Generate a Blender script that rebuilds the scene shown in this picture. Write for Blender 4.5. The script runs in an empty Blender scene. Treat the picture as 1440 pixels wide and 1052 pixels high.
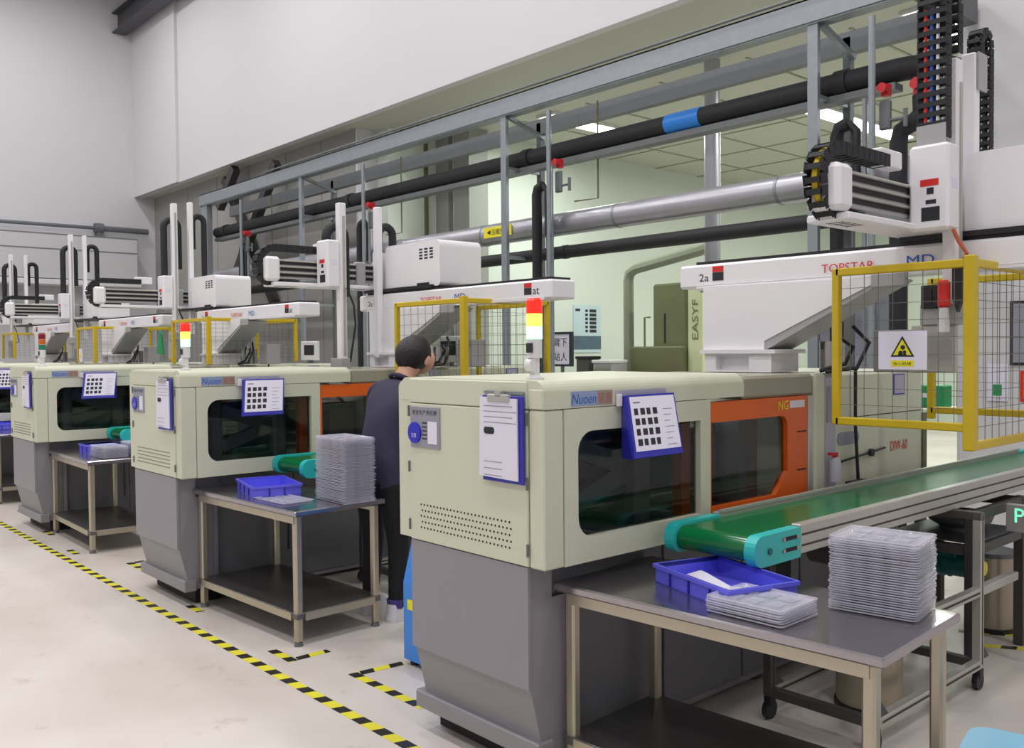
import bpy, bmesh, math, random
from mathutils import Vector, Matrix
random.seed(7)
scene = bpy.context.scene
C = scene.collection
PI = math.pi
rad = math.radians

# ------------------------------------------------------------------ camera
cam_d = bpy.data.cameras.new('camera'); cam = bpy.data.objects.new('camera', cam_d); C.objects.link(cam)
yaw, pit, rol = rad(48.35), rad(-1.5), rad(-0.5)
fw = Vector((-math.sin(yaw)*math.cos(pit), math.cos(yaw)*math.cos(pit), math.sin(pit)))
r_ = Vector((math.cos(yaw), math.sin(yaw), 0)); u_ = r_.cross(fw)
R2 = r_*math.cos(rol) + u_*math.sin(rol); U2 = -r_*math.sin(rol) + u_*math.cos(rol)
cam.matrix_world = Matrix(((R2.x, U2.x, -fw.x, 0), (R2.y, U2.y, -fw.y, 0), (R2.z, U2.z, -fw.z, 1.6), (0, 0, 0, 1)))
cam_d.sensor_fit = 'HORIZONTAL'; cam_d.sensor_width = 36.0; cam_d.lens = 36.0*1285/1440
cam_d.clip_start = 0.05; cam_d.clip_end = 100
scene.camera = cam

# ------------------------------------------------------------------ world, lamps, exposure
w = bpy.data.worlds.new('world'); scene.world = w; w.use_nodes = True
w.node_tree.nodes['Background'].inputs[0].default_value = (0.80, 0.82, 0.88, 1)
w.node_tree.nodes['Background'].inputs[1].default_value = 0.25
scene.view_settings.view_transform = 'Standard'; scene.view_settings.look = 'None'
scene.view_settings.gamma = 1.0; scene.view_settings.use_curve_mapping = False
scene.view_settings.exposure = 0.08
def area(name, loc, sx, sy, power, col=(1, 1, 1)):
    l = bpy.data.lights.new(name, 'AREA'); l.shape = 'RECTANGLE'; l.size = sx; l.size_y = sy
    l.energy = power; l.color = col
    o = bpy.data.objects.new(name, l); C.objects.link(o); o.location = loc
    return o
HALL_LAMPS = [(x, y) for x in (-16.0, -11.5, -7.0, -2.5, 2.0) for y in (-3.0, 0.6, 4.2)]
for x, y in HALL_LAMPS:
    area('hall_lamp_light', (x, y, 8.55), 1.6, 0.5, 90, (1.0, 0.972, 0.972))
BACK_LAMPS = [(-6.4, 12.0), (-6.4, 16.4), (-1.5, 12.0), (-8.9, 9.2), (-3.9, 9.2)]
for x, y in BACK_LAMPS:
    area('back_lamp_light', (x, y, 4.60), 0.28, 3.2 if y > 10 else 1.2, 105 if y > 10 else 60, (0.93, 1.0, 0.91))

# ------------------------------------------------------------------ materials
def s2l(c):
    return tuple(((v/255)/12.92 if v/255 <= 0.04045 else ((v/255+0.055)/1.055)**2.4) for v in c)
MATS = {}
def mat(name, rgb, rough=0.5, metal=0.0, var=0.06, scale=6.0, bump=0.0, emit=0.0, spec=None, stretch=None):
    m = bpy.data.materials.new(name); m.use_nodes = True; nt = m.node_tree; b = nt.nodes['Principled BSDF']
    c = s2l(rgb)
    tc = nt.nodes.new('ShaderNodeTexCoord'); n = nt.nodes.new('ShaderNodeTexNoise')
    n.inputs['Scale'].default_value = scale; n.inputs['Detail'].default_value = 4
    if stretch:
        mp = nt.nodes.new('ShaderNodeMapping'); mp.inputs['Scale'].default_value = stretch
        nt.links.new(tc.outputs['Object'], mp.inputs[0]); nt.links.new(mp.outputs[0], n.inputs['Vector'])
    else:
        nt.links.new(tc.outputs['Object'], n.inputs['Vector'])
    mx = nt.nodes.new('ShaderNodeMix'); mx.data_type = 'RGBA'
    mx.inputs[6].default_value = tuple(v*(1-var) for v in c)+(1,)
    mx.inputs[7].default_value = tuple(min(1, v*(1+var)) for v in c)+(1,)
    nt.links.new(n.outputs['Fac'], mx.inputs[0]); nt.links.new(mx.outputs[2], b.inputs['Base Color'])
    b.inputs['Roughness'].default_value = rough; b.inputs['Metallic'].default_value = metal
    if spec is not None: b.inputs['Specular IOR Level'].default_value = spec
    if bump:
        bp = nt.nodes.new('ShaderNodeBump'); bp.inputs['Strength'].default_value = bump; bp.inputs['Distance'].default_value = 0.01
        nt.links.new(n.outputs['Fac'], bp.inputs['Height']); nt.links.new(bp.outputs[0], b.inputs['Normal'])
    if emit:
        b.inputs['Emission Color'].default_value = c+(1,); b.inputs['Emission Strength'].default_value = emit
    MATS[name] = m
    return m
mat('cream', (208, 211, 189), 0.42, var=0.02)
mat('cream_dark', (188, 186, 168), 0.45, var=0.03)
mat('tan', (158, 154, 138), 0.40, var=0.03)
mat('grey_paint', (142, 140, 146), 0.42, var=0.03)
mat('grey_paint_shaded', (112, 112, 117), 0.42, var=0.03)  # same grey paint, darkened to put shade into the side faces
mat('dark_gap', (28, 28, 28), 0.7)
mat('orange', (225, 98, 20), 0.38, var=0.04)
mat('robot_white', (238, 236, 240), 0.40, var=0.015)
mat('robot_grey', (168, 168, 170), 0.45, var=0.03)
mat('black_plastic', (26, 26, 32), 0.45, var=0.1)
mat('black_rubber', (30, 31, 36), 0.65, var=0.15, scale=20, bump=0.2)
mat('steel', (168, 164, 168), 0.17, 0.9, var=0.08, scale=12, stretch=(1, 14, 14))
mat('steel_shelf', (120, 118, 116), 0.38, 0.85, var=0.08, scale=10)
mat('steel_leg', (186, 178, 160), 0.34, 0.75, var=0.08)
mat('galv', (146, 153, 158), 0.42, 0.55, var=0.12, scale=14)
mat('galv_dark', (110, 114, 116), 0.5, 0.4, var=0.12, scale=14)
mat('duct_silver', (178, 178, 186), 0.36, 0.65, var=0.10, scale=4, bump=0.15)
mat('alu', (190, 188, 182), 0.36, 0.45, var=0.04)
mat('alu_dark', (88, 86, 84), 0.5, 0.4, var=0.06)
mat('groove', (58, 56, 50), 0.6)
mat('teal', (48, 192, 188), 0.36, var=0.04)
mat('teal_dark', (24, 104, 102), 0.40, var=0.08)
mat('belt_green', (14, 112, 62), 0.20, var=0.06, scale=2, spec=0.6)
mat('blue_tray', (106, 106, 240), 0.36, var=0.05)
mat('blue_board', (44, 46, 165), 0.36, var=0.05)
mat('blue_cabinet', (60, 136, 226), 0.40, var=0.04)
mat('blue_knob', (32, 36, 190), 0.3, var=0.1)
mat('yellow', (206, 178, 26), 0.42, var=0.08, scale=9)
mat('yellow_label', (238, 226, 30), 0.5, var=0.02)
mat('wire', (112, 114, 104), 0.5, 0.3)
mat('paper', (228, 226, 240), 0.7, var=0.02)
mat('ink', (40, 42, 50), 0.7)
mat('ink_soft', (120, 122, 135), 0.7)
mat('label_blue', (40, 92, 180), 0.5)
mat('label_red', (214, 40, 34), 0.5)
mat('label_copper', (172, 104, 84), 0.5)
mat('plate_grey', (154, 156, 168), 0.42, 0.3, var=0.05)
mat('plate_blue', (148, 166, 200), 0.42, 0.2, var=0.04)
mat('plate_tan', (164, 150, 142), 0.42, 0.2, var=0.04)
mat('valve_red', (190, 34, 40), 0.4)
mat('lavender', (176, 176, 192), 0.42, var=0.03)
mat('screen_grey', (140, 142, 160), 0.3)
mat('mold_steel', (160, 162, 166), 0.35, 0.15, var=0.2, scale=9)
mat('interior', (168, 170, 164), 0.5, var=0.2)
mat('teal_hose', (44, 120, 140), 0.35, var=0.15)
mat('wall_white', (208, 208, 211), 0.62, var=0.012, scale=0.7)
mat('wall_panel', (150, 151, 147), 0.60, var=0.02, scale=0.8)  # darkened so the back left wall looks shaded under the bulkhead
mat('wall_back', (214, 221, 212), 0.55, var=0.02, scale=0.8)
mat('wall_duct', (200, 200, 202), 0.5, var=0.02)
mat('seam', (120, 122, 124), 0.6)
mat('ceiling_tile', (188, 190, 178), 0.75, var=0.02, scale=2)
mat('ceiling_grid', (156, 160, 138), 0.6)
mat('roof_steel', (78, 78, 84), 0.5, 0.2, var=0.1)
mat('brace_steel', (58, 56, 56), 0.5, 0.2, var=0.15)
mat('olive', (104, 108, 76), 0.5, var=0.05)
mat('olive_light', (196, 202, 164), 0.5, var=0.03)
mat('olive_arch', (128, 134, 116), 0.5, var=0.05)
mat('white_plastic', (226, 226, 228), 0.4, var=0.02)
mat('light_blue', (132, 192, 222), 0.40, var=0.03)
mat('shirt', (52, 50, 74), 0.85, var=0.12, scale=12, bump=0.25)
mat('trousers', (22, 22, 26), 0.85, var=0.15, scale=12, bump=0.2)
mat('skin', (206, 158, 134), 0.5, var=0.04)
mat('hair', (20, 17, 17), 0.55, var=0.25, scale=40, bump=0.5)
mat('shoe_white', (216, 214, 218), 0.5)
mat('shoe_purple', (70, 56, 130), 0.6)
mat('drum_metal', (172, 164, 144), 0.35, 0.5, var=0.08, scale=5, stretch=(6, 6, 1))
mat('sign_green', (30, 150, 90), 0.5)
mat('copper_hose', (186, 96, 66), 0.4, 0.3)
mat('blue_film', (40, 130, 220), 0.35)
mat('lens_red', (232, 34, 22), 0.25, emit=1.2)
mat('lens_yellow', (255, 206, 70), 0.25, emit=2.6)
mat('lens_green', (150, 250, 200), 0.25, emit=2.4)
mat('lens_red_off', (132, 24, 30), 0.25)
mat('lens_orange_off', (206, 104, 40), 0.25)
mat('lens_green_off', (30, 130, 104), 0.25)
mat('lamp_diffuser', (255, 255, 250), 0.5, emit=6.0)
mat('led_green', (110, 250, 180), 0.5, emit=1.2)
mat('poster_pale', (196, 214, 222), 0.5)
mat('poster_dark', (84, 104, 120), 0.5, var=0.4, scale=9)

def glass(name, rgb, trans, rough=0.03, gloss=0.10):
    m = bpy.data.materials.new(name); m.use_nodes = True; nt = m.node_tree; nt.nodes.clear()
    o = nt.nodes.new('ShaderNodeOutputMaterial'); t = nt.nodes.new('ShaderNodeBsdfTransparent')
    g = nt.nodes.new('ShaderNodeBsdfGlossy'); lw = nt.nodes.new('ShaderNodeLayerWeight'); lw.inputs['Blend'].default_value = 0.5
    pw = nt.nodes.new('ShaderNodeMath'); pw.operation = 'POWER'; pw.inputs[1].default_value = 5.0; nt.links.new(lw.outputs['Facing'], pw.inputs[0])
    fr = nt.nodes.new('ShaderNodeMath'); fr.operation = 'MULTIPLY_ADD'; fr.inputs[1].default_value = 0.9; fr.inputs[2].default_value = 0.035; nt.links.new(pw.outputs[0], fr.inputs[0])
    mx = nt.nodes.new('ShaderNodeMixShader')
    t.inputs[0].default_value = tuple(v*trans for v in s2l(rgb))+(1,); g.inputs['Roughness'].default_value = rough
    nt.links.new(fr.outputs[0], mx.inputs[0]); nt.links.new(t.outputs[0], mx.inputs[1]); nt.links.new(g.outputs[0], mx.inputs[2])
    nt.links.new(mx.outputs[0], o.inputs[0]); MATS[name] = m
glass('tinted_glass', (232, 238, 236), 0.72)
def clear_plastic(name, rgb, alpha):
    m = bpy.data.materials.new(name); m.use_nodes = True; nt = m.node_tree; b = nt.nodes['Principled BSDF']
    o = nt.nodes['Material Output']
    tc = nt.nodes.new('ShaderNodeTexCoord'); n = nt.nodes.new('ShaderNodeTexNoise'); n.inputs['Scale'].default_value = 45
    nt.links.new(tc.outputs['Object'], n.inputs['Vector'])
    bp = nt.nodes.new('ShaderNodeBump'); bp.inputs['Strength'].default_value = 0.5; bp.inputs['Distance'].default_value = 0.004
    nt.links.new(n.outputs['Fac'], bp.inputs['Height']); nt.links.new(bp.outputs[0], b.inputs['Normal'])
    b.inputs['Base Color'].default_value = s2l(rgb)+(1,); b.inputs['Roughness'].default_value = 0.12
    b.inputs['Specular IOR Level'].default_value = 0.8
    t = nt.nodes.new('ShaderNodeBsdfTransparent'); mx = nt.nodes.new('ShaderNodeMixShader'); mx.inputs[0].default_value = alpha
    nt.links.new(t.outputs[0], mx.inputs[1]); nt.links.new(b.outputs[0], mx.inputs[2]); nt.links.new(mx.outputs[0], o.inputs[0])
    MATS[name] = m
clear_plastic('clear_plastic', (226, 226, 240), 0.46)

def floor_mat():
    m = bpy.data.materials.new('floor_epoxy'); m.use_nodes = True; nt = m.node_tree; b = nt.nodes['Principled BSDF']
    tc = nt.nodes.new('ShaderNodeTexCoord')
    n1 = nt.nodes.new('ShaderNodeTexNoise'); n1.inputs['Scale'].default_value = 0.9; n1.inputs['Detail'].default_value = 6
    n2 = nt.nodes.new('ShaderNodeTexNoise'); n2.inputs['Scale'].default_value = 5.0; n2.inputs['Detail'].default_value = 8; n2.inputs['Roughness'].default_value = 0.7
    for n in (n1, n2): nt.links.new(tc.outputs['Object'], n.inputs['Vector'])
    r1 = nt.nodes.new('ShaderNodeValToRGB'); r1.color_ramp.elements[0].position = 0.30; r1.color_ramp.elements[1].position = 0.66
    r1.color_ramp.elements[0].color = s2l((199, 190, 181))+(1,); r1.color_ramp.elements[1].color = s2l((220, 213, 207))+(1,)
    nt.links.new(n1.outputs['Fac'], r1.inputs[0])
    r2 = nt.nodes.new('ShaderNodeValToRGB'); r2.color_ramp.elements[0].position = 0.30; r2.color_ramp.elements[1].position = 0.42
    r2.color_ramp.elements[0].color = (0.62, 0.57, 0.52, 1); r2.color_ramp.elements[1].color = (1, 1, 1, 1)
    nt.links.new(n2.outputs['Fac'], r2.inputs[0])
    mx = nt.nodes.new('ShaderNodeMix'); mx.data_type = 'RGBA'; mx.blend_type = 'MULTIPLY'; mx.inputs[0].default_value = 0.55
    nt.links.new(r1.outputs[0], mx.inputs[6]); nt.links.new(r2.outputs[0], mx.inputs[7]); nt.links.new(mx.outputs[2], b.inputs['Base Color'])
    b.inputs['Roughness'].default_value = 0.38
    MATS['floor_epoxy'] = m
floor_mat()
def tape_mat():
    # black and yellow diagonal print; object X runs along the tape
    m = bpy.data.materials.new('hazard_tape'); m.use_nodes = True; nt = m.node_tree; b = nt.nodes['Principled BSDF']
    tc = nt.nodes.new('ShaderNodeTexCoord'); sp = nt.nodes.new('ShaderNodeSeparateXYZ'); nt.links.new(tc.outputs['Object'], sp.inputs[0])
    ad = nt.nodes.new('ShaderNodeMath'); ad.operation = 'MULTIPLY_ADD'; ad.inputs[1].default_value = -0.3
    nt.links.new(sp.outputs['Y'], ad.inputs[0]); nt.links.new(sp.outputs['X'], ad.inputs[2])
    di = nt.nodes.new('ShaderNodeMath'); di.operation = 'DIVIDE'; di.inputs[1].default_value = 0.163; nt.links.new(ad.outputs[0], di.inputs[0])
    fr = nt.nodes.new('ShaderNodeMath'); fr.operation = 'FRACT'; nt.links.new(di.outputs[0], fr.inputs[0])
    gt = nt.nodes.new('ShaderNodeMath'); gt.operation = 'GREATER_THAN'; gt.inputs[1].default_value = 0.46; nt.links.new(fr.outputs[0], gt.inputs[0])
    mx = nt.nodes.new('ShaderNodeMix'); mx.data_type = 'RGBA'
    mx.inputs[6].default_value = s2l((36, 34, 34))+(1,); mx.inputs[7].default_value = s2l((228, 220, 60))+(1,)
    nt.links.new(gt.outputs[0], mx.inputs[0]); nt.links.new(mx.outputs[2], b.inputs['Base Color'])
    b.inputs['Roughness'].default_value = 0.4; MATS['hazard_tape'] = m
tape_mat()

# ------------------------------------------------------------------ geometry collector
class G:
    def __init__(s, org=(0, 0, 0)): s.v = []; s.f = []; s.sm = []; s.o = org
    def add(s, vs, fs, smooth=False):
        b = len(s.v); s.v += [tuple(v) for v in vs]
        for f in fs: s.f.append(tuple(i+b for i in f)); s.sm.append(smooth)
        return s
    def box(s, x0, x1, y0, y1, z0, z1, b=0.0):
        lo = (min(x0, x1), min(y0, y1), min(z0, z1)); hi = (max(x0, x1), max(y0, y1), max(z0, z1))
        if b <= 0:
            vs = [(hi[0] if i & 1 else lo[0], hi[1] if i & 2 else lo[1], hi[2] if i & 4 else lo[2]) for i in range(8)]
            return s.add(vs, [(0, 2, 3, 1), (4, 5, 7, 6), (0, 1, 5, 4), (2, 6, 7, 3), (0, 4, 6, 2), (1, 3, 7, 5)])
        b = min(b, 0.45*min(hi[k]-lo[k] for k in range(3)))
        vs = []
        for i in range(8):
            e = [hi[k] if (i >> k) & 1 else lo[k] for k in range(3)]
            n = [e[k]-b if (i >> k) & 1 else e[k]+b for k in range(3)]
            vs += [(e[0], n[1], n[2]), (n[0], e[1], n[2]), (n[0], n[1], e[2])]
        fs = []
        def ring(k, side):
            a, c = [q for q in range(3) if q != k]
            out = []
            for (p, q) in ((0, 0), (1, 0), (1, 1), (0, 1)):
                i = (side << k) | (p << a) | (q << c); out.append(i*3+k)
            return out
        for k in range(3):
            for side in (0, 1): fs.append(ring(k, side))
        for k in range(3):
            a, c = [q for q in range(3) if q != k]
            for p in (0, 1):
                for q in (0, 1):
                    i0 = (p << a) | (q << c); i1 = i0 | (1 << k)
                    fs.append((i0*3+a, i1*3+a, i1*3+c, i0*3+c))
        for i in range(8): fs.append((i*3, i*3+1, i*3+2))
        return s.add(vs, fs)
    def cyl(s, p0, p1, r0, r1=None, n=16, cap=True):
        r1 = r0 if r1 is None else r1
        p0, p1 = Vector(p0), Vector(p1); d = (p1-p0).normalized()
        a = d.orthogonal().normalized(); b = d.cross(a)
        vs = []
        for p, r in ((p0, r0), (p1, r1)):
            for k in range(n):
                t = 2*PI*k/n; vs.append(p+a*(r*math.cos(t))+b*(r*math.sin(t)))
        s.add(vs, [(k, (k+1) % n, n+(k+1) % n, n+k) for k in range(n)], True)
        if cap:
            s.add(vs[:n], [tuple(range(n-1, -1, -1))]); s.add(vs[n:], [tuple(range(n))])
        return s
    def tube(s, pts, r, n=10, closed_caps=True):
        pts = [Vector(p) for p in pts]; rs = r if isinstance(r, (list, tuple)) else [r]*len(pts)
        vs = []; prev = None
        for i, p in enumerate(pts):
            d = (pts[min(i+1, len(pts)-1)]-pts[max(i-1, 0)]).normalized()
            a = d.orthogonal().normalized() if prev is None else (prev-d*prev.dot(d)).normalized()
            prev = a; b = d.cross(a)
            for k in range(n):
                t = 2*PI*k/n; vs.append(p+a*(rs[i]*math.cos(t))+b*(rs[i]*math.sin(t)))
        fs = []
        for i in range(len(pts)-1):
            for k in range(n): fs.append((i*n+k, i*n+(k+1) % n, (i+1)*n+(k+1) % n, (i+1)*n+k))
        s.add(vs, fs, True)
        if closed_caps:
            s.add(vs[:n], [tuple(range(n-1, -1, -1))]); s.add(vs[-n:], [tuple(range(n))])
        return s
    def sq(s, p0, p1, w, h=None):
        # square bar between two points
        h = h or w
        p0, p1 = Vector(p0), Vector(p1); d = (p1-p0).normalized()
        up = Vector((0, 0, 1)) if abs(d.z) < 0.9 else Vector((0, 1, 0))
        a = d.cross(up).normalized()*w/2; b = a.cross(d).normalized()*h/2
        vs = [p+x for p in (p0, p1) for x in (a+b, b-a, -a-b, a-b)]
        return s.add(vs, [(0, 1, 2, 3), (7, 6, 5, 4), (0, 4, 5, 1), (1, 5, 6, 2), (2, 6, 7, 3), (3, 7, 4, 0)])
    def prism(s, poly, axis, a, b, smooth=False):
        n = len(poly)
        def P(p, h): return (h, p[0], p[1]) if axis == 0 else ((p[0], h, p[1]) if axis == 1 else (p[0], p[1], h))
        vs = [P(p, a) for p in poly]+[P(p, b) for p in poly]
        s.add(vs, [tuple(range(n)), tuple(range(2*n-1, n-1, -1))])
        s.add(vs, [(k, (k+1) % n, n+(k+1) % n, n+k) for k in range(n)], smooth)
        return s
    def holed(s, rect, hole, radii, axis, a, b, seg=6):
        # rectangle with a rounded rectangular hole; corners: low-low, high-low, high-high, low-high
        x0, x1, y0, y1 = rect; h0, h1, k0, k1 = hole
        oc = [(x0, y0), (x1, y0), (x1, y1), (x0, y1)]; ic = [(h0, k0), (h1, k0), (h1, k1), (h0, k1)]
        sg = [(1, 1), (-1, 1), (-1, -1), (1, -1)]; arcs = []
        for i in range(4):
            r = radii[i]; m = seg
            if isinstance(r, tuple): r, m = r
            if r <= 0: arcs.append([ic[i]]); continue
            cx, cy = ic[i][0]+sg[i][0]*r, ic[i][1]+sg[i][1]*r; t0 = PI+i*PI/2
            arcs.append([(cx+r*math.cos(t0+PI/2*k/m), cy+r*math.sin(t0+PI/2*k/m)) for k in range(m+1)])
        def P(p, h): return (h, p[0], p[1]) if axis == 0 else ((p[0], h, p[1]) if axis == 1 else (p[0], p[1], h))
        for h in (a, b):
            for i in range(4):
                A = arcs[i]; B = arcs[(i+1) % 4]
                for k in range(len(A)-1): s.add([P(oc[i], h), P(A[k], h), P(A[k+1], h)], [(0, 1, 2)])
                s.add([P(oc[i], h), P(A[-1], h), P(B[0], h), P(oc[(i+1) % 4], h)], [(0, 1, 2, 3)])
        loop = [p for A in arcs for p in A]
        for L in (loop, oc):
            for k in range(len(L)):
                p, q = L[k], L[(k+1) % len(L)]; s.add([P(p, a), P(q, a), P(q, b), P(p, b)], [(0, 1, 2, 3)])
        return s
    def lathe(s, prof, c, n=20):
        vs = []
        for r, z in prof:
            for k in range(n):
                t = 2*PI*k/n; vs.append((c[0]+r*math.cos(t), c[1]+r*math.sin(t), c[2]+z))
        fs = []
        for i in range(len(prof)-1):
            for k in range(n): fs.append((i*n+k, i*n+(k+1) % n, (i+1)*n+(k+1) % n, (i+1)*n+k))
        return s.add(vs, fs, True)
    def mesh(s, name, m):
        me = bpy.data.meshes.new(name)
        o = s.o
        me.from_pydata([(v[0]-o[0], v[1]-o[1], v[2]-o[2]) for v in s.v], [], s.f)
        bm = bmesh.new(); bm.from_mesh(me)
        bmesh.ops.remove_doubles(bm, verts=bm.verts, dist=1e-5)
        bmesh.ops.recalc_face_normals(bm, faces=bm.faces)
        bm.to_mesh(me); bm.free()
        if any(s.sm):
            for p in me.polygons: p.use_smooth = True
            try: me.set_sharp_from_angle(angle=rad(35))
            except Exception: pass
        me.materials.append(MATS[m])
        return me

def rrect(x0, x1, y0, y1, r, seg=5):
    rs = r if isinstance(r, (tuple, list)) else (r, r, r, r); out = []
    cs = [(x0, y0, 1, 1), (x1, y0, -1, 1), (x1, y1, -1, -1), (x0, y1, 1, -1)]
    for i, (x, y, a, b) in enumerate(cs):
        q = rs[i]
        if q <= 0: out.append((x, y)); continue
        for k in range(seg+1):
            t = PI+i*PI/2+PI/2*k/seg; out.append((x+a*q+q*math.cos(t), y+b*q+q*math.sin(t)))
    return out

def obj(name, g, m, parent=None, label=None):
    o = bpy.data.objects.new(name, g.mesh(name, m) if isinstance(g, G) else g); C.objects.link(o)
    if parent is not None: o.parent = parent
    if label: o['label'] = label
    return o
def tag(o, label, cat, group=None):
    o['label'] = label; o['category'] = cat
    if group: o['group'] = group
    return o
def thing(name, label, cat, loc=(0, 0, 0), rz=0, group=None):
    o = bpy.data.objects.new(name, None); C.objects.link(o); o.location = loc; o.rotation_euler = (0, 0, rz)
    o.empty_display_size = 0.1
    return tag(o, label, cat, group)
def struct(name, g, m):
    o = obj(name, g, m); o['kind'] = 'structure'; return o
def one(name, g, m, label, cat, group=None):
    # thing of a single mesh: origin at its own base centre
    xs = [v[0] for v in g.v]; ys = [v[1] for v in g.v]; zs = [v[2] for v in g.v]
    g.o = ((min(xs)+max(xs))/2, (min(ys)+max(ys))/2, min(zs))
    o = obj(name, g, m); o.location = g.o
    return tag(o, label, cat, group)
def copy_tree(o, parent=None):
    c = o.copy(); C.objects.link(c)
    if parent is not None: c.parent = parent
    for ch in list(o.children): copy_tree(ch, c)
    return c

# ------------------------------------------------------------------ lettering
TXT = {}
def prep_text(strings):
    objs = []
    for t in strings:
        cu = bpy.data.curves.new('lettering', 'FONT'); cu.body = t; cu.size = 1.0; cu.resolution_u = 3
        o = bpy.data.objects.new('lettering', cu); C.objects.link(o); objs.append((t, o, cu))
    dg = bpy.context.evaluated_depsgraph_get()
    for t, o, cu in objs:
        me = bpy.data.meshes.new_from_object(o.evaluated_get(dg)); TXT[t] = me
    for t, o, cu in objs:
        bpy.data.objects.remove(o); bpy.data.curves.remove(cu)
prep_text(['Nuoen', '诺恩', 'TOPSTAR', 'MD', 'DIW-60', '机械臂下', '严禁站人', 'NG', '2a', '压缩空气', 'at', 'E', 'P', '小心机械伤人', '安全生产责任牌', 'EASYF', '当心机械', '注意'])
def text(t, m, wid, hgt, loc, face, parent=None, name='lettering', slant=0.0):
    src = TXT[t]; me = src.copy(); me.materials.clear(); me.materials.append(MATS[m])
    if not me.vertices: return None
    xs = [v.co.x for v in me.vertices]; ys = [v.co.y for v in me.vertices]
    x0, x1, y0, y1 = min(xs), max(xs), min(ys), max(ys); kx = wid/(x1-x0); ky = hgt/(y1-y0)
    for v in me.vertices:
        yy = (v.co.y-(y0+y1)/2)*ky
        v.co = ((v.co.x-(x0+x1)/2)*kx+slant*yy, yy, 0)
    o = bpy.data.objects.new(name, me); C.objects.link(o)
    if parent is not None: o.parent = parent
    o.location = loc
    o.rotation_euler = {'-y': (PI/2, 0, 0), '+x': (PI/2, 0, PI/2), '-x': (PI/2, 0, -PI/2), '+z': (0, 0, 0)}[face]
    return o

# ================================================================== SETTING
X_LEFT = -18.9; YB = 6.7; YW = 7.05; ZS = 4.765
struct('floor', G().box(-19.2, 6, -7, 20, -0.12, 0), 'floor_epoxy')
struct('wall_left', G().box(X_LEFT-0.2, X_LEFT, -7, 20, 0, 9.2), 'wall_white')
struct('wall_near', G().box(-19.2, 6, -7.2, -7, 0, 9.2), 'wall_white')
struct('wall_right', G().box(6, 6.2, -7, 20, 0, 9.2), 'wall_white')
struct('ceiling', G().box(-19.2, 6, -7, 7.2, 9.2, 9.35), 'wall_white')
bulk = struct('wall_bulkhead', G().box(X_LEFT, 6, YB, YB+0.14, ZS, 9.2).box(X_LEFT, 6, YB-0.012, YB+0.10, ZS-0.02, ZS+0.035), 'wall_white')
struct('trim_1', G().box(X_LEFT, -16.7, YB-0.06, YB, ZS-0.02, 9.2), 'wall_white')
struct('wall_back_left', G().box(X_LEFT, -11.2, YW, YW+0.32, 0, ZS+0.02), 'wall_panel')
g = G()
for x in (-17.2, -15.9, -14.6, -13.3, -12.2): g.box(x, x+0.012, YW-0.004, YW+0.01, 0, ZS)
struct('trim_2', g, 'seam')
struct('wall_back_right', G().box(-2.9, 6, YW, YW+0.2, 0, ZS+0.02), 'wall_white')
struct('ceiling_back', G().box(X_LEFT, 6, YB+0.05, 20, ZS, ZS+0.1), 'ceiling_tile')
struct('wall_side', G().box(-11.2, -10.9, YW+0.32, 8.3, 0, ZS).box(-11.2, -10.35, 8.3, 20, 0, ZS), 'wall_back')
struct('wall_far', G().box(-11.2, 6, 19.6, 19.8, 0, ZS), 'wall_back')
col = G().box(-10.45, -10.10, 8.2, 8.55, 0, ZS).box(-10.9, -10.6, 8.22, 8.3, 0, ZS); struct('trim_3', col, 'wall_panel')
struct('trim_4', G().box(-10.9, -10.86, 8.0, 8.05, 0, ZS-0.1), 'olive')
# ceiling tile grid, 1.2 m bars
g = G()
for k in range(10): g.box(-10.35, 2, 9.0+1.2*k, 9.0+1.2*k+0.03, ZS-0.012, ZS)
for k in range(9): g.box(-9.4+1.2*k, -9.4+1.2*k+0.03, 8.6, 19.6, ZS-0.012, ZS)
struct('trim_5', g, 'ceiling_grid')
# roof beam
rb = thing('roof_beam', 'dark steel roof beam along the top of the white bulkhead wall', 'beam', (-7, 6.4, 7.95))
o_ = (-7, 6.4, 7.95)
obj('web', G(o_).box(X_LEFT+0.01, 5.9, 6.385, 6.415, 7.97, 8.33), 'roof_steel', rb)
obj('flange', G(o_).box(X_LEFT+0.01, 5.9, 6.27, 6.53, 7.95, 7.97), 'roof_steel', rb)
obj('flange', G(o_).box(X_LEFT+0.01, 5.9, 6.27, 6.53, 8.33, 8.35), 'roof_steel', rb)
# hall lamps (luminaires hanging from the ceiling) and back room lamps
for i, (x, y) in enumerate(HALL_LAMPS):
    t = thing('hall_lamp', 'long white strip luminaire under the hall ceiling', 'lamp', (x, y, 8.6), 0, 'strip luminaires under the hall ceiling')
    if i == 0:
        lm = [obj('housing', G().box(-0.8, 0.8, -0.25, 0.25, 0, 0.08, 0.02), 'white_plastic', t), obj('hanger', G().cyl((0, 0, 0.08), (0, 0, 0.6), 0.012), 'steel', t)]
    else:
        for q in lm: c = q.copy(); C.objects.link(c); c.parent = t
for i, (x, y) in enumerate(BACK_LAMPS):
    L = 1.65 if y > 10 else 0.65
    nm = ['first long glowing ceiling light panel seen between the pipes', 'far end glowing ceiling light panel in the back room', 'glowing ceiling light panel behind the right wall', 'short ceiling light panel above the back room side wall', 'short ceiling light panel just behind the soffit'][i]
    t = thing('ceiling_light', nm, 'lamp', (x, y, ZS-0.06), 0, 'back room ceiling lights')
    obj('frame', G().box(-0.17, 0.17, -L, L, 0.02, 0.058), 'white_plastic', t)
    obj('diffuser', G().box(-0.14, 0.14, -L+0.03, L-0.03, 0.008, 0.02), 'lamp_diffuser', t)

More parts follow.
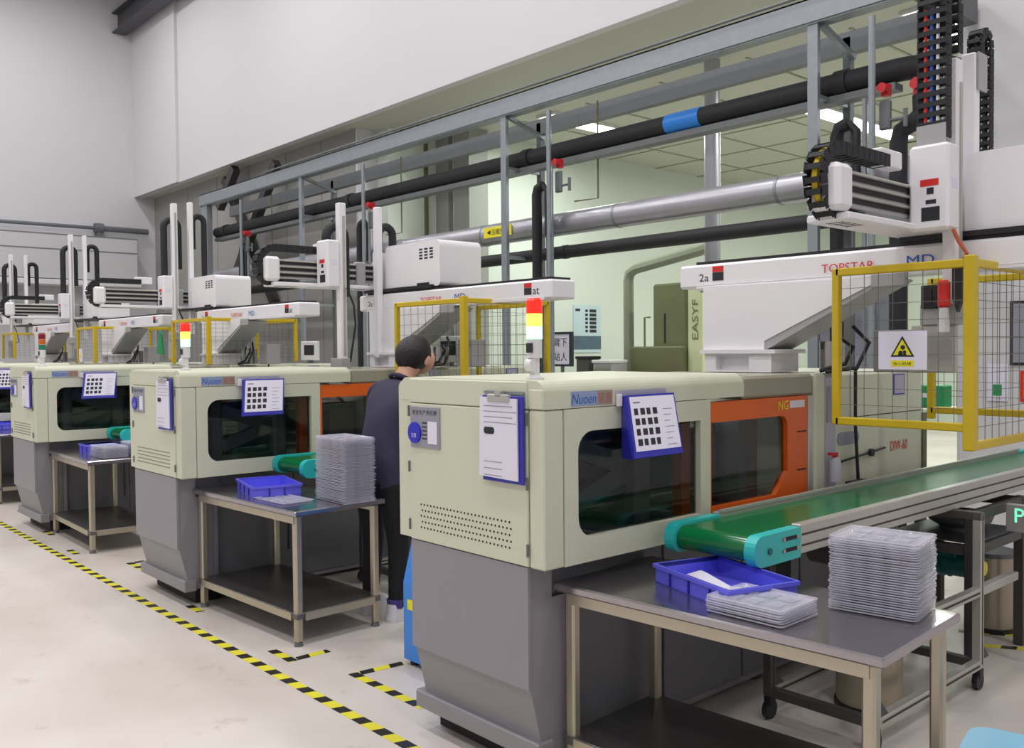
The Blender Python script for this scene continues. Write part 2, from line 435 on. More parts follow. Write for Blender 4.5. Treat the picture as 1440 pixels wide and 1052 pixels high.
# left wall: rectangular duct, ledge, pipe
d = thing('wall_duct', 'long pale rectangular duct running along the left wall', 'duct', (X_LEFT+0.2, 3, 2.96)); o_ = (X_LEFT+0.2, 3, 2.96)
obj('duct_body', G(o_).box(X_LEFT, X_LEFT+0.4, 0, 6.55, 3.02, 3.86, 0.01), 'wall_duct', d)
obj('lower_ledge', G(o_).box(X_LEFT, X_LEFT+0.46, 0, 6.6, 2.90, 3.0, 0.01), 'white_plastic', d)
for z in (3.56, 3.84): obj('seam_strip', G(o_).box(X_LEFT+0.395, X_LEFT+0.406, 0, 6.55, z, z+0.02), 'seam', d)
pp = thing('wall_pipe', 'grey steel pipe with coupling above the left wall duct', 'pipe', (X_LEFT+0.15, 3, 4.0)); o_ = (X_LEFT+0.15, 3, 4.0)
obj('pipe_run', G(o_).tube([(X_LEFT+0.15, 0, 4.02), (X_LEFT+0.15, 5.9, 4.05)], 0.035), 'galv_dark', pp)
obj('thick_section', G(o_).tube([(X_LEFT+0.15, 5.9, 4.05), (X_LEFT+0.15, 6.85, 4.05)], 0.055), 'galv_dark', pp)
obj('coupling', G(o_).cyl((X_LEFT+0.15, 5.82, 4.05), (X_LEFT+0.15, 5.98, 4.05), 0.10).box(X_LEFT+0.02, X_LEFT+0.2, 5.86, 5.94, 3.85, 4.0), 'galv_dark', pp)
# cross bracing on the back left wall
for i, (p, q, lb) in enumerate([((-15.3, 6.95, 4.62), (-13.55, 6.95, 2.4), 'dark steel brace falling to the right behind the pipe rack'),
                               ((-13.1, 6.79, 4.55), (-14.95, 6.79, 2.5), 'dark steel brace rising to the right behind the pipe rack'),
                               ((-14.55, 6.79, 4.68), (-15.2, 6.79, 4.1), 'short dark brace stub under the soffit by the left wall')]):
    one('steel_brace', G().sq(p, q, 0.12, 0.14), 'brace_steel', lb, 'brace')

# ================================================================== FLOOR TAPE
def tape(p, q, lb, grp=None, wd=0.05):
    p = Vector(p); q = Vector(q); L = (q-p).length
    o = obj('hazard_floor_tape', G().box(0, L, -wd/2, wd/2, 0.0003, 0.0018), 'hazard_tape')
    o.location = p; o.rotation_euler = (0, 0, math.atan2(q.y-p.y, q.x-p.x))
    return tag(o, lb, 'floor tape', grp)
tape((-14, 2.10, 0), (-1.2, 2.11, 0), 'long black and yellow hazard tape along the aisle', None, 0.055)
ct = 'corner floor tapes'
tape((-3.90, 2.39, 0), (-3.30, 2.39, 0), 'hazard tape strip on the floor in front of the blue cabinet', ct)
tape((-3.875, 2.42, 0), (-3.85, 2.66, 0), 'short hazard tape strip left of the blue cabinet running inward', ct)
tape((-7.14, 2.42, 0), (-6.55, 2.42, 0), 'hazard tape strip at the left foot of the second machine', ct)
tape((-7.12, 2.45, 0), (-7.10, 2.72, 0), 'hazard tape strip running inward left of the second machine', ct)
tape((-10.35, 2.42, 0), (-9.78, 2.42, 0), 'hazard tape strip at the left foot of the third machine', ct)
tape((-4.50, 2.26, 0), (-4.26, 2.26, 0), 'hazard tape mark at the near foot of the second table', ct)
tape((-4.285, 2.29, 0), (-4.285, 2.48, 0), 'hazard tape mark turning inward beside the second table foot', ct)
tape((-5.66, 2.28, 0), (-5.48, 2.28, 0), 'hazard tape mark at the left foot of the second table', ct)
tape((-7.95, 2.22, 0), (-7.75, 2.22, 0), 'hazard tape mark at the near foot of the third table', ct)
tape((-8.95, 2.30, 0), (-8.72, 2.30, 0), 'hazard tape mark at the left foot of the third table', ct)
tape((-2.15, 5.25, 0), (-1.72, 5.50, 0), 'hazard tape strip beside the far metal drum', ct)
tape((-2.02, 5.05, 0), (-1.62, 5.28, 0), 'second hazard tape strip in front of the far metal drum', ct)

# ================================================================== MACHINE
XR, XL, YF = -2.31, -3.20, 2.20
PITCH = 3.23
WHO = ['nearest the camera', 'behind the bending worker', 'third along the row', 'cut off at the left edge', 'fifth along the row']
MO = (-2.755, 2.2, 0)
def mg(): return G(MO)
def build_machine():
    t = thing('injection_molding_machine', 'cream and grey injection molding machine with orange door '+WHO[0], 'machine', MO, 0, 'row of injection molding machines')
    # lower base: one long body with the sloping front foot
    prof = [(2.215, 0.82), (2.215, 0.372), (2.262, 0.18), (2.262, 0.105), (2.46, 0.105), (2.48, 0.03), (5.2, 0.03), (5.2, 0.82)]
    obj('base', mg().prism(prof, 0, -3.11, -2.47), 'grey_paint', t)
    obj('front_foot', mg().prism([(2.215, 0.82), (2.215, 0.372), (2.262, 0.18), (2.262, 0.105), (2.47, 0.105), (2.47, 0.69), (2.325, 0.69), (2.325, 0.82)], 0, -2.47, -2.405), 'grey_paint', t)
    obj('side_filler', mg().box(-2.47, -2.428, 2.325, 2.484, 0.69, 0.818), 'grey_paint_shaded', t)
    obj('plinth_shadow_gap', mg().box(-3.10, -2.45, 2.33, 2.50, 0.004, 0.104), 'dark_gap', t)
    front = mg().prism([(2.20, 0.818), (2.20, 0.372), (2.215, 0.366), (2.215, 0.818)], 0, -3.112, -2.398)
    obj('front_base_panel', front, 'grey_paint', t)
    obj('foot_plate', mg().box(-3.15, -2.39, 2.238, 2.32, 0.095, 0.168, 0.006), 'grey_paint', t)
    # side panels of the base, with recessed joints
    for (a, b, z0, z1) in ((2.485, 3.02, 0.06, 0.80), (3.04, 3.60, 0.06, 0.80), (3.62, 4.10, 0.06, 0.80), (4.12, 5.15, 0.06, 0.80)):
        obj('side_panel', mg().box(-2.472, -2.457, a, b, z0, z1, 0.004), 'grey_paint_shaded', t)
    obj('side_channel', mg().box(-2.405, -2.398, 2.40, 2.42, 0.14, 0.68).box(-2.405, -2.398, 2.44, 2.46, 0.14, 0.68), 'grey_paint', t)
    obj('vent_opening', mg().box(-2.458, -2.452, 3.66, 4.02, 0.44, 0.62), 'dark_gap', t)
    obj('panel_catch', mg().box(-2.458, -2.445, 2.99, 3.0, 0.25, 0.70), 'alu_dark', t)
    for y in (2.60, 3.8, 4.9):
        for x in (-3.02, -2.55): obj('levelling_foot', mg().cyl((x, y, 0), (x, y, 0.03), 0.06, 0.045, 12), 'black_plastic', t)
    # cream clamp housing: left strip, hinged front door, corner strip, sides, top
    obj('left_corner_strip', mg().prism(rrect(XL, -3.114, 0.825, 1.475, (0, 0, 0, 0.03)), 1, 2.205, 2.26), 'cream', t)
    dr = obj('front_door', mg().box(-3.110, -2.392, 2.196, 2.235, 0.822, 1.385, 0.004), 'cream', t)
    obj('upper_front_panel', mg().box(-3.110, -2.392, 2.196, 2.235, 1.388, 1.487, 0.004), 'cream', t)
    g = mg()
    for r in range(5):
        for k in range(26):
            x = -3.035+0.0218*k+(0.008 if r % 2 else 0); z = 0.972-0.0235*r
            if x < -2.47: g.cyl((x, 2.1945, z), (x, 2.197, z), 0.0042, None, 7)
    h = obj('vent_holes', g, 'dark_gap', dr); h['kind'] = 'stuff'
    for z in (0.86, 1.10, 1.33):
        obj('hinge', mg().cyl((-3.112, 2.193, z), (-3.112, 2.193, z+0.045), 0.005, None, 8), 'galv_dark', dr)
        obj('hinge', mg().cyl((-2.390, 2.193, z), (-2.390, 2.193, z+0.045), 0.005, None, 8), 'galv_dark', dr)
    obj('corner_strip', mg().box(-2.388, XR, 2.200, 2.30, 0.82, 1.386, 0.006), 'cream', t)
    obj('upper_corner_strip', mg().box(-2.388, XR-0.003, 2.198, 2.24, 1.389, 1.46, 0.004), 'cream', t)
    obj('window_side_panel', mg().holed((2.302, 3.168, 0.82, 1.386), (2.372, 3.10, 0.912, 1.302), [0.075, 0.0, 0.0, 0.075], 0, XR-0.035, XR), 'cream', t)
    obj('rear_side_panel', mg().holed((2.25, 4.05, 0.82, 1.46), (2.45, 3.95, 0.93, 1.34), [0.05]*4, 0, XL, XL+0.03), 'cream', t)  # unseen rear side, window opening added to let light into the interior
    obj('rear_window_pane', mg().box(XL+0.012, XL+0.017, 2.44, 3.96, 0.92, 1.35), 'tinted_glass', t)
    pr = [(XL+0.02, 1.40), (XR, 1.40), (XR, 1.44)]
    for k in range(7):
        a = PI/2*k/6; pr.append((XR-0.045+0.045*math.cos(a), 1.445+0.045*math.sin(a)))
    pr += [(XL+0.05, 1.49), (XL+0.02, 1.47)]
    obj('top_cover', mg().prism(pr, 1, 2.202, 3.40), 'cream', t)
    obj('top_cover_end', mg().box(-2.37, XR, 3.395, 3.415, 1.386, 1.465, 0.008), 'cream', t)
    obj('side_top_band', mg().box(XR-0.03, XR+0.0015, 2.204, 3.41, 1.389, 1.45), 'cream', t)
    obj('window_pane', mg().box(XR-0.030, XR-0.025, 2.36, 3.11, 0.905, 1.31), 'tinted_glass', t)
    obj('inner_door_bar', mg().box(XR-0.10, XR-0.05, 3.035, 3.095, 0.90, 1.31), 'orange', t)
    obj('interior_floor', mg().box(-3.15, -2.40, 2.24, 4.05, 0.82, 0.845), 'interior', t)
    # mechanism seen through the windows
    mech = obj('rear_platen', mg().box(-3.10, -2.50, 2.46, 2.56, 0.86, 1.32, 0.02), 'mold_steel', t)
    obj('moving_platen', mg().box(-3.08, -2.50, 2.92, 3.02, 0.86, 1.34, 0.02), 'mold_steel', t)
    obj('fixed_platen', mg().box(-3.08, -2.46, 3.62, 3.76, 0.86, 1.34, 0.02), 'mold_steel', t)
    for x in (-2.98, -2.60):
        for z in (0.95, 1.22): obj('tie_bar', mg().cyl((x, 2.40, z), (x, 3.72, z), 0.032, None, 14), 'steel', t)
    obj('mold_half', mg().box(-2.98, -2.58, 3.02, 3.24, 0.92, 1.28, 0.01), 'teal_dark', t)
    obj('mold_half', mg().box(-2.96, -2.60, 3.40, 3.62, 0.92, 1.26, 0.01), 'mold_steel', t)
    obj('toggle_link', mg().sq((-2.55, 2.56, 0.98), (-2.55, 2.92, 1.10), 0.05, 0.08).sq((-2.55, 2.56, 1.22), (-2.55, 2.92, 1.10), 0.05, 0.08), 'mold_steel', t)
    obj('drive_cylinder', mg().cyl((-2.62, 2.40, 0.96), (-2.62, 2.95, 1.02), 0.06, None, 16), 'teal_dark', t)
    obj('hanging_hose', mg().tube([(-2.50, 3.30+0.16*math.sin(k*0.35), 1.34-0.030*k+0.0015*k*k) for k in range(13)], 0.012, 8), 'teal_hose', t)
    obj('white_housing_inside', mg().box(-2.66, -2.48, 2.30, 2.45, 1.10, 1.28, 0.03), 'robot_grey', t)
    obj('red_lamp_inside', mg().cyl((-2.47, 2.42, 1.16), (-2.44, 2.42, 1.16), 0.018, None, 12), 'valve_red', t)
    # orange door
    od = obj('orange_door', mg().holed((3.174, 3.952, 0.885, 1.372), (3.19, 3.78, 0.925, 1.285), [0, (0.10, 1), 0.05, 0], 0, XR-0.045, XR-0.012), 'orange', t)
    obj('door_pane', mg().box(XR-0.040, XR-0.034, 3.18, 3.80, 0.92, 1.29), 'tinted_glass', od)
    for z in (1.02, 1.20): obj('hinge_mark', mg().box(XR-0.013, XR-0.010, 3.86, 3.94, z, z+0.006), 'dark_gap', od)
    obj('white_label', mg().box(XR-0.012, XR-0.0105, 3.80, 3.925, 1.318, 1.352), 'paper', od)
    text('NG', 'yellow_label', 0.085, 0.042, (XR-0.0100-MO[0], 3.742-MO[1], 1.334), '+x', od, 'door_lettering')
    obj('tan_top_cover', mg().box(-2.47, XR-0.01, 3.42, 4.0, 1.374, 1.474, 0.012), 'tan', t)
    obj('rear_top_cover', mg().box(XL+0.03, -3.0, 3.42, 4.06, 1.374, 1.474, 0.012), 'tan', t)
    obj('platen_bridge', mg().box(-3.0, -2.45, 3.93, 4.26, 1.36, 1.474, 0.01), 'tan', t)
    obj('door_end_strip', mg().box(XR-0.06, XR-0.008, 3.956, 4.0, 0.86, 1.372, 0.004), 'alu', t)
    obj('lower_sill', mg().box(-2.45, XR-0.02, 3.17, 4.05, 0.82, 0.883), 'cream', t)
    obj('cream_post', mg().box(-2.45, XR, 4.002, 4.10, 0.82, 1.475, 0.012), 'cream', t)
    cp = obj('control_column', mg().box(-2.47, XR-0.005, 4.102, 4.21, 0.90, 1.455, 0.006), 'lavender', t)
    obj('screen', mg().box(XR-0.006, XR-0.001, 4.118, 4.195, 1.23, 1.41, 0.002), 'screen_grey', cp)
    # injection side housing
    hood = [(-2.36, 0.82), (-2.36, 1.455), (-2.375, 1.47), (-3.1, 1.47), (-3.18, 1.30), (-3.18, 0.82)]
    ih = obj('injection_housing', mg().prism(hood, 1, 4.212, 5.25), 'cream', t)
    obj('grip_slot', mg().prism(rrect(4.30, 4.52, 1.10, 1.165, 0.03), 0, -2.362, -2.356), 'screen_grey', ih)
    obj('adjusting_rod', mg().cyl((-2.345, 4.32, 1.02), (-2.345, 4.78, 1.055), 0.006, None, 8).cyl((-2.35, 4.62, 1.042), (-2.33, 4.62, 1.042), 0.02, None, 10), 'black_plastic', ih)
    text('DIW-60', 'label_red', 0.20, 0.055, (-2.3575-MO[0], 4.97-MO[1], 1.055), '+x', ih, 'model_lettering')
    nt_ = obj('notice_frame', mg().box(-2.3605, -2.356, 4.905, 5.035, 1.335, 1.45), 'blue_board', ih); obj('notice_sheet', mg().box(-2.356, -2.3552, 4.913, 5.027, 1.342, 1.445), 'lavender', ih)
    obj('housing_seam', mg().box(-2.3605, -2.358, 4.22, 5.25, 1.235, 1.239), 'dark_gap', ih)
    obj('rear_end_post', mg().box(-2.40, -2.35, 5.252, 5.30, 0.1, 1.22), 'olive', t)
    obj('barrel_cover', mg().cyl((-2.78, 5.25, 1.12), (-2.78, 5.60, 1.12), 0.13, None, 20), 'cream_dark', t)
    # name plate
    npl = obj('name_plate', mg().box(XR, XR+0.004, 2.335, 2.47, 1.395, 1.449), 'plate_blue', t)
    npl2 = obj('name_plate_end', mg().box(XR, XR+0.004, 2.47, 2.555, 1.395, 1.449), 'plate_tan', t)
    text('Nuoen', 'label_blue', 0.125, 0.036, (XR+0.0050-MO[0], 2.402-MO[1], 1.421), '+x', npl, 'name_lettering', 0.2)
    text('诺恩', 'label_copper', 0.075, 0.038, (XR+0.0050-MO[0], 2.512-MO[1], 1.421), '+x', npl2, 'name_lettering')
    # front data plate
    dp = obj('data_plate', mg().box(-3.098, -2.90, 2.191, 2.197, 1.205, 1.372, 0.001), 'plate_grey', t)
    obj('round_blue_sticker', mg().cyl((-3.065, 2.192, 1.265), (-3.065, 2.184, 1.265), 0.043, None, 24), 'blue_knob', dp)
    obj('white_note', mg().box(-2.975, -2.915, 2.188, 2.192, 1.225, 1.315), 'paper', dp)
    text('安全生产责任牌', 'ink', 0.165, 0.020, (-3.0-MO[0], 2.1895-MO[1], 1.350), '-y', dp, 'plate_lettering')
    text('注意', 'paper', 0.034, 0.018, (-3.065-MO[0], 2.1832-MO[1], 1.255), '-y', dp, 'sticker_lettering')
    g = mg()
    for k in range(5): g.box(-3.015, -2.985, 2.1895, 2.1912, 1.305-0.016*k, 1.310-0.016*k)
    obj('printed_lines', g, 'ink', dp)
    # hose on the injection side
    obj('black_hose', mg().tube([(-2.33, 4.43, 1.50), (-2.33, 4.43, 1.2), (-2.32, 4.44, 0.92)], 0.009, 8).box(-2.38, -2.26, 4.38, 4.56, 0.885, 0.91, 0.004), 'black_plastic', t)
    return t
m0 = build_machine()
machines = [m0]
for i in range(1, 5):
    c = copy_tree(m0); c.location.x -= PITCH*i
    c['label'] = 'cream and grey injection molding machine with orange door '+WHO[i]; machines.append(c)

# signal towers
def tower(i):
    m = machines[i]; lit = i in (0, 1)
    cx, cy = -2.46, 2.30
    t = obj('signal_tower', mg().cyl((cx, cy, 1.485), (cx, cy, 1.498), 0.034, None, 20).cyl((cx, cy, 1.498), (cx, cy, 1.51), 0.026, 0.018, 16).box(cx-0.018, cx+0.018, cy-0.014, cy+0.014, 1.505, 1.575, 0.006).cyl((cx-0.016, cy-0.016, 1.545), (cx+0.016, cy-0.016, 1.545), 0.024, None, 16).cyl((cx, cy, 1.57), (cx, cy, 1.64), 0.028, None, 20), 'white_plastic', m)
    names = (('lens_green', 'lens_yellow', 'lens_red') if lit else ('lens_green_off', 'lens_orange_off', 'lens_red_off'))
    for k, n in enumerate(names):
        z = 1.64+0.047*k
        obj('tower_lens', mg().cyl((cx, cy, z), (cx, cy, z+0.045), 0.0295, None, 20), n, t, label=['green', 'amber', 'red'][k]+' signal lens')
    obj('tower_cap', mg().cyl((cx, cy, 1.781), (cx, cy, 1.79), 0.0295, 0.022, 20), 'lens_red' if lit else 'lens_red_off', t)
    obj('tower_label', mg().box(cx-0.012, cx+0.020, cy-0.031, cy-0.0275, 1.59, 1.625), 'ink', t)
for i in range(4): tower(i)

# ================================================================== clipboard and work-instruction board
def build_clipboard():
    o_ = (-2.505, 2.19, 1.12)
    t = thing('clipboard', 'blue clipboard with white sheet on the machine '+WHO[0], 'clipboard', o_, 0, 'clipboards on the machine fronts')
    obj('board', G(o_).box(-2.618, -2.392, 2.178, 2.186, 1.118, 1.435, 0.002), 'blue_board', t)
    obj('sheet', G(o_).prism([(-2.63, 1.135), (-2.415, 1.13), (-2.418, 1.425), (-2.622, 1.428)], 1, 2.170, 2.1765), 'paper', t)
    obj('clip', G(o_).box(-2.575, -2.455, 2.163, 2.178, 1.412, 1.44, 0.003).box(-2.53, -2.50, 2.163, 2.188, 1.432, 1.452), 'alu', t)
    obj('hanging_bar', G(o_).box(-2.618, -2.40, 2.186, 2.194, 1.44, 1.45), 'galv', t)
    g = G(o_)
    for k in range(4): g.box(-2.60, -2.44+0.02*(k % 2), 2.1692, 2.1698, 1.395-0.02*k, 1.397-0.02*k)
    for k in range(3): g.box(-2.60, -2.50, 2.1692, 2.1698, 1.19-0.025*k, 1.192-0.025*k)
    obj('written_lines', g, 'ink_soft', t)
    obj('dark_stain', G(o_).prism(rrect(-2.60, -2.54, 1.292, 1.318, 0.012), 1, 2.1690, 2.1698), 'ink', t)
    return t
cb0 = build_clipboard()
for i in range(1, 4):
    c = copy_tree(cb0); c.location.x -= PITCH*i; c['label'] = 'blue clipboard with white sheet on the machine '+WHO[i]

def build_board():
    # tilted holder hooked on the window panel: top at the panel, lower edge leaning out
    o_ = (XR, 2.82, 1.17)
    t = thing('work_instruction_board', 'blue instruction board tilted over the window of the machine '+WHO[0], 'board', o_, 0, 'instruction boards over the windows')
    y0, y1 = 2.60, 2.885; z0, z1 = 1.195, 1.422; tx = 0.088
    def T(y, z, d):   # d = height above the tilted face
        k = (z1-z)/(z1-z0); return (XR+0.02+tx*k+d*0.93, y-0.055*k, z+d*0.36)
    def slab(ya, yb, za, zb, d0, d1):
        vs = [T(y, z, d) for d in (d0, d1) for (y, z) in ((ya, za), (yb, za), (yb, zb), (ya, zb))]
        return G(o_).add(vs, [(0, 1, 2, 3), (4, 5, 6, 7), (0, 1, 5, 4), (1, 2, 6, 5), (2, 3, 7, 6), (3, 0, 4, 7)])
    obj('board_face', slab(y0, y1, z0, z1, 0, 0.012), 'blue_board', t)
    for y in (y0, y1-0.01):
        g = G(o_)
        g.add([(XR+0.003, y+0.005, z1), T(y, z1, 0), T(y, z0, 0), (XR+0.003, y+0.005, z0-0.01)] + [(XR+0.003, y+0.015, z1), T(y+0.01, z1, 0), T(y+0.01, z0, 0), (XR+0.003, y+0.015, z0-0.01)],
              [(0, 1, 2, 3), (4, 5, 6, 7), (0, 1, 5, 4), (1, 2, 6, 5), (2, 3, 7, 6), (3, 0, 4, 7)])
        obj('side_cheek', g, 'blue_board', t)
    sh = obj('sheet', slab(y0+0.014, y1-0.008, z0+0.022, z1-0.008, 0.0125, 0.0135), 'paper', t)
    g = G(o_)
    for r in range(4):
        for c in range(4):
            ya = y0+0.03+0.036*c; za = z1-0.075-0.037*r
            q = slab(ya, ya+0.022+0.004*((r+c) % 2), za, za+0.024, 0.0138, 0.0142); g.add(q.v, q.f)
    ph = obj('printed_pictures', g, 'ink', sh)
    g = G(o_)
    for k in range(7):
        q = slab(y0+0.20, y1-0.03-0.01*(k % 3), z1-0.06-0.022*k, z1-0.058-0.022*k, 0.0138, 0.0142); g.add(q.v, q.f)
    q = slab(y0+0.03, y0+0.07, z1-0.032, z1-0.027, 0.0138, 0.0142); g.add(q.v, q.f)
    obj('printed_lines', g, 'ink_soft', sh)
    obj('mounting_plate', G(o_).box(XR, XR+0.006, y0-0.03, y1-0.02, 1.40, 1.445), 'lavender', t)
    obj('white_clip', G(o_).box(XR+0.006, XR+0.018, y0-0.03, y0-0.005, 1.385, 1.43, 0.002), 'white_plastic', t)
    return t
bd0 = build_board()
for i in range(1, 4):
    c = copy_tree(bd0); c.location.x -= PITCH*i; c['label'] = 'blue instruction board tilted over the window of the machine '+WHO[i]

# ================================================================== TABLES
TW = ['nearest the camera', 'in front of the bending worker', 'third along the aisle', 'at the left edge of the picture']
def build_table():
    t = thing('steel_table', 'stainless steel work table with lower shelf '+TW[0], 'table', (0, 0, 0), 0, 'stainless tables beside the machines')
    L, D, Hh = 1.22, 0.60, 0.745
    obj('table_top', G().box(0, L, 0, D, Hh-0.032, Hh, 0.006), 'steel', t)
    obj('apron', G().box(0.05, L-0.05, 0.02, 0.035, Hh-0.075, Hh-0.032).box(0.05, L-0.05, D-0.035, D-0.02, Hh-0.075, Hh-0.032), 'steel_leg', t)
    for x in (0.055, L-0.055):
        for y in (0.045, D-0.045):
            lg = obj('leg', G().box(x-0.021, x+0.021, y-0.021, y+0.021, 0.02, Hh-0.032, 0.008), 'steel_leg', t)
            obj('foot', G().cyl((x, y, 0), (x, y, 0.022), 0.026, 0.02, 12), 'galv_dark', lg)
    obj('shelf', G().box(0.03, L-0.03, 0.02, D-0.02, 0.148, 0.182, 0.004), 'steel_shelf', t)
    obj('shelf_edge', G().box(0.08, L-0.08, 0.014, 0.02, 0.140, 0.18), 'steel_leg', t)
    obj('shelf_edge', G().box(L-0.026, L-0.018, 0.07, D-0.07, 0.140, 0.18), 'steel_leg', t)
    return t
TABLES = [((-2.400, 2.328), rad(3.7)), ((-5.628, 2.30), rad(2.8)), ((-8.858, 2.31), rad(-1.5)), ((-12.085, 2.31), rad(0.5))]
tb0 = build_table()
tables = []
for i, ((x, y), a) in enumerate(TABLES):
    t = tb0 if i == 0 else copy_tree(tb0)
    t.location = (x, y, 0); t.rotation_euler = (0, 0, a); t['label'] = 'stainless steel work table with lower shelf '+TW[i]
    tables.append(t)

# ================================================================== CONVEYORS
CO = (-2.03, 2.8, 0)
def cg(): return G(CO)
CW = ['reaching over the nearest steel table', 'behind the bending worker and the tall tray stack', 'over the third steel table', 'over the table at the left edge']
def build_conveyor():
    t = thing('belt_conveyor', 'green belt conveyor with teal end plates '+CW[0], 'conveyor', CO, 0, 'belt conveyors between the machines')
    xa, xb = -2.19, -1.875; zc = 0.872; r = 0.046; y0 = 2.83; y1 = 6.5
    pr = []
    for k in range(13):
        a = PI/2+PI*k/12; pr.append((y0+r*math.cos(a), zc+r*math.sin(a)))
    for k in range(13):
        a = -PI/2+PI*k/12; pr.append((y1+r*math.cos(a), zc+r*math.sin(a)))
    obj('belt', cg().prism(pr, 0, xa, xb, True), 'belt_green', t)
    for (p, q, nm) in ((xb, xb+0.045, 'n'), (xa-0.045, xa, 'f')):
        e = obj('end_plate', cg().prism(rrect(2.765, 3.07, 0.815, 0.928, (0.05, 0.008, 0.008, 0.05)), 0, p, q), 'teal', t)
        obj('end_plate', cg().prism(rrect(6.26, 6.55, 0.815, 0.928, (0.008, 0.05, 0.05, 0.008)), 0, p, q), 'teal', t)
        if nm == 'n':
            for z in (0.848, 0.890):
                obj('slot', cg().prism(rrect(2.955, 3.04, z, z+0.014, 0.006), 0, q, q+0.002), 'dark_gap', e)
                for yy in (2.952, 3.043): obj('screw', cg().cyl((q, yy, z+0.007), (q+0.005, yy, z+0.007), 0.008, None, 10), 'steel', e)
            obj('axle_bolt', cg().cyl((q, 2.86, 0.868), (q+0.006, 2.86, 0.868), 0.012, None, 12), 'teal_dark', e)
    for (p, q) in ((xb+0.002, xb+0.042), (xa-0.042, xa-0.002)):
        rl = obj('side_rail', cg().box(p, q, 3.072, 6.26, 0.825, 0.935, 0.003), 'alu', t)
        for z in (0.852, 0.893): obj('rail_groove', cg().box(q-0.002, q+0.0008, 3.08, 6.25, z, z+0.008), 'groove', rl)
    obj('top_edge_strip', cg().box(xa-0.012, xa+0.004, 3.072, 6.26, 0.935, 0.946), 'alu', t)
    # trolley frame of aluminium profile
    X0, X1, Y0, Y1 = -2.19, -1.72, 3.42, 4.42
    for x in (X0, X1):
        for y in (Y0, Y1):
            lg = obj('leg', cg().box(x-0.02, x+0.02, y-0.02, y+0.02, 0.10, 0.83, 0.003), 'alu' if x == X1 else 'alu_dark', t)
            obj('leg_groove', cg().box(x+0.0195, x+0.021, y-0.005, y+0.005, 0.12, 0.82), 'groove', lg)
            cs = obj('caster', cg().cyl((x-0.012, y, 0.042), (x+0.012, y, 0.042), 0.042, None, 16).box(x-0.018, x+0.018, y-0.02, y+0.025, 0.055, 0.10, 0.004), 'black_plastic', t)
            obj('gusset', cg().prism([(y+0.02, 0.14), (y+0.09, 0.14), (y+0.02, 0.21)], 0, x-0.015, x+0.015), 'alu_dark', lg)
    for (z, nm) in ((0.12, 'lower'), (0.46, 'upper')):
        for x in (X0, X1):
            if nm == 'upper' and x == X0: continue
            br = obj('side_bar', cg().box(x-0.02, x+0.02, Y0+0.02 if nm == 'lower' else 3.5, Y1-0.02 if nm == 'lower' else 4.86, z-0.02, z+0.02, 0.003), 'alu', t)
            obj('bar_groove', cg().box(x+0.0195, x+0.021, Y0+0.03, Y1-0.03, z-0.005, z+0.005), 'groove', br)
        for y in (Y0, Y1):
            if nm == 'lower': obj('cross_bar', cg().box(X0+0.02, X1-0.02, y-0.02, y+0.02, z-0.02, z+0.02, 0.003), 'alu_dark', t)
    obj('cross_bar', cg().box(X0+0.02, X1+0.02, 4.40, 4.44, 0.79, 0.83, 0.003), 'alu_dark', t)
    obj('drive_motor', cg().cyl((-2.10, 3.62, 0.72), (-1.86, 3.62, 0.72), 0.055, None, 16).box(-2.0, -1.9, 3.56, 3.68, 0.77, 0.83), 'alu_dark', t)
    obj('motor_cable', cg().tube([(-1.88, 3.62, 0.70), (-1.80, 3.66, 0.62), (-1.84, 3.75, 0.50), (-1.95, 3.80, 0.45)], 0.007, 6), 'black_plastic', t)
    return t
cv0 = build_conveyor(); conveyors = [cv0]
for i in range(1, 4):
    c = copy_tree(cv0); c.location.x -= PITCH*i; c['label'] = 'green belt conveyor with teal end plates '+CW[i]; conveyors.append(c)

# ================================================================== CRATES AND CLEAR TRAYS
def build_crate():
    t = thing('blue_crate', '-', 'crate', (0, 0, 0), 0, 'shallow blue crates on the tables')
    L, D, h, w_ = 0.44, 0.30, 0.067, 0.006
    g = G()
    def ringbox(x0, x1, y0, y1, z0, z1, w):
        g.box(x0, x1, y0, y0+w, z0, z1); g.box(x0, x1, y1-w, y1, z0, z1); g.box(x0, x0+w, y0+w, y1-w, z0, z1); g.box(x1-w, x1, y0+w, y1-w, z0, z1)
    ringbox(0.008, L-0.008, 0.008, D-0.008, 0.0, h, w_); g.box(0.008, L-0.008, 0.008, D-0.008, 0, 0.006)
    obj('body', g, 'blue_tray', t)
    g = G(); ringbox(0, L, 0, D, h-0.014, h, 0.014); obj('rim', g, 'blue_tray', t)
    for x in (0.10, 0.21, 0.33):
        for y in (0.002, D-0.010): obj('rib', G().box(x, x+0.008, y, y+0.008, 0.004, h-0.014), 'blue_board', t)
    for y in (0.10, 0.19):
        for x in (0.002, L-0.010): obj('rib', G().box(x, x+0.008, y, y+0.008, 0.004, h-0.014), 'blue_board', t)
    return t
ZT = 0.7455
cr0 = build_crate()
for i, (x, y, a, lb) in enumerate([(-2.155, 2.60, -17, 'blue crate holding white paper under the nearest conveyor'), (-5.41, 2.49, -13, 'empty blue crate on the table in front of the bending worker'),
                                   (-8.52, 2.47, 0, 'blue crate left of the tray stacks on the third table'), (-12.02, 2.52, -10, 'blue crate on the table at the left edge')]):
    c = cr0 if i == 0 else copy_tree(cr0)
    c.location = (x, y, ZT); c.rotation_euler = (0, 0, rad(a)); c['label'] = lb
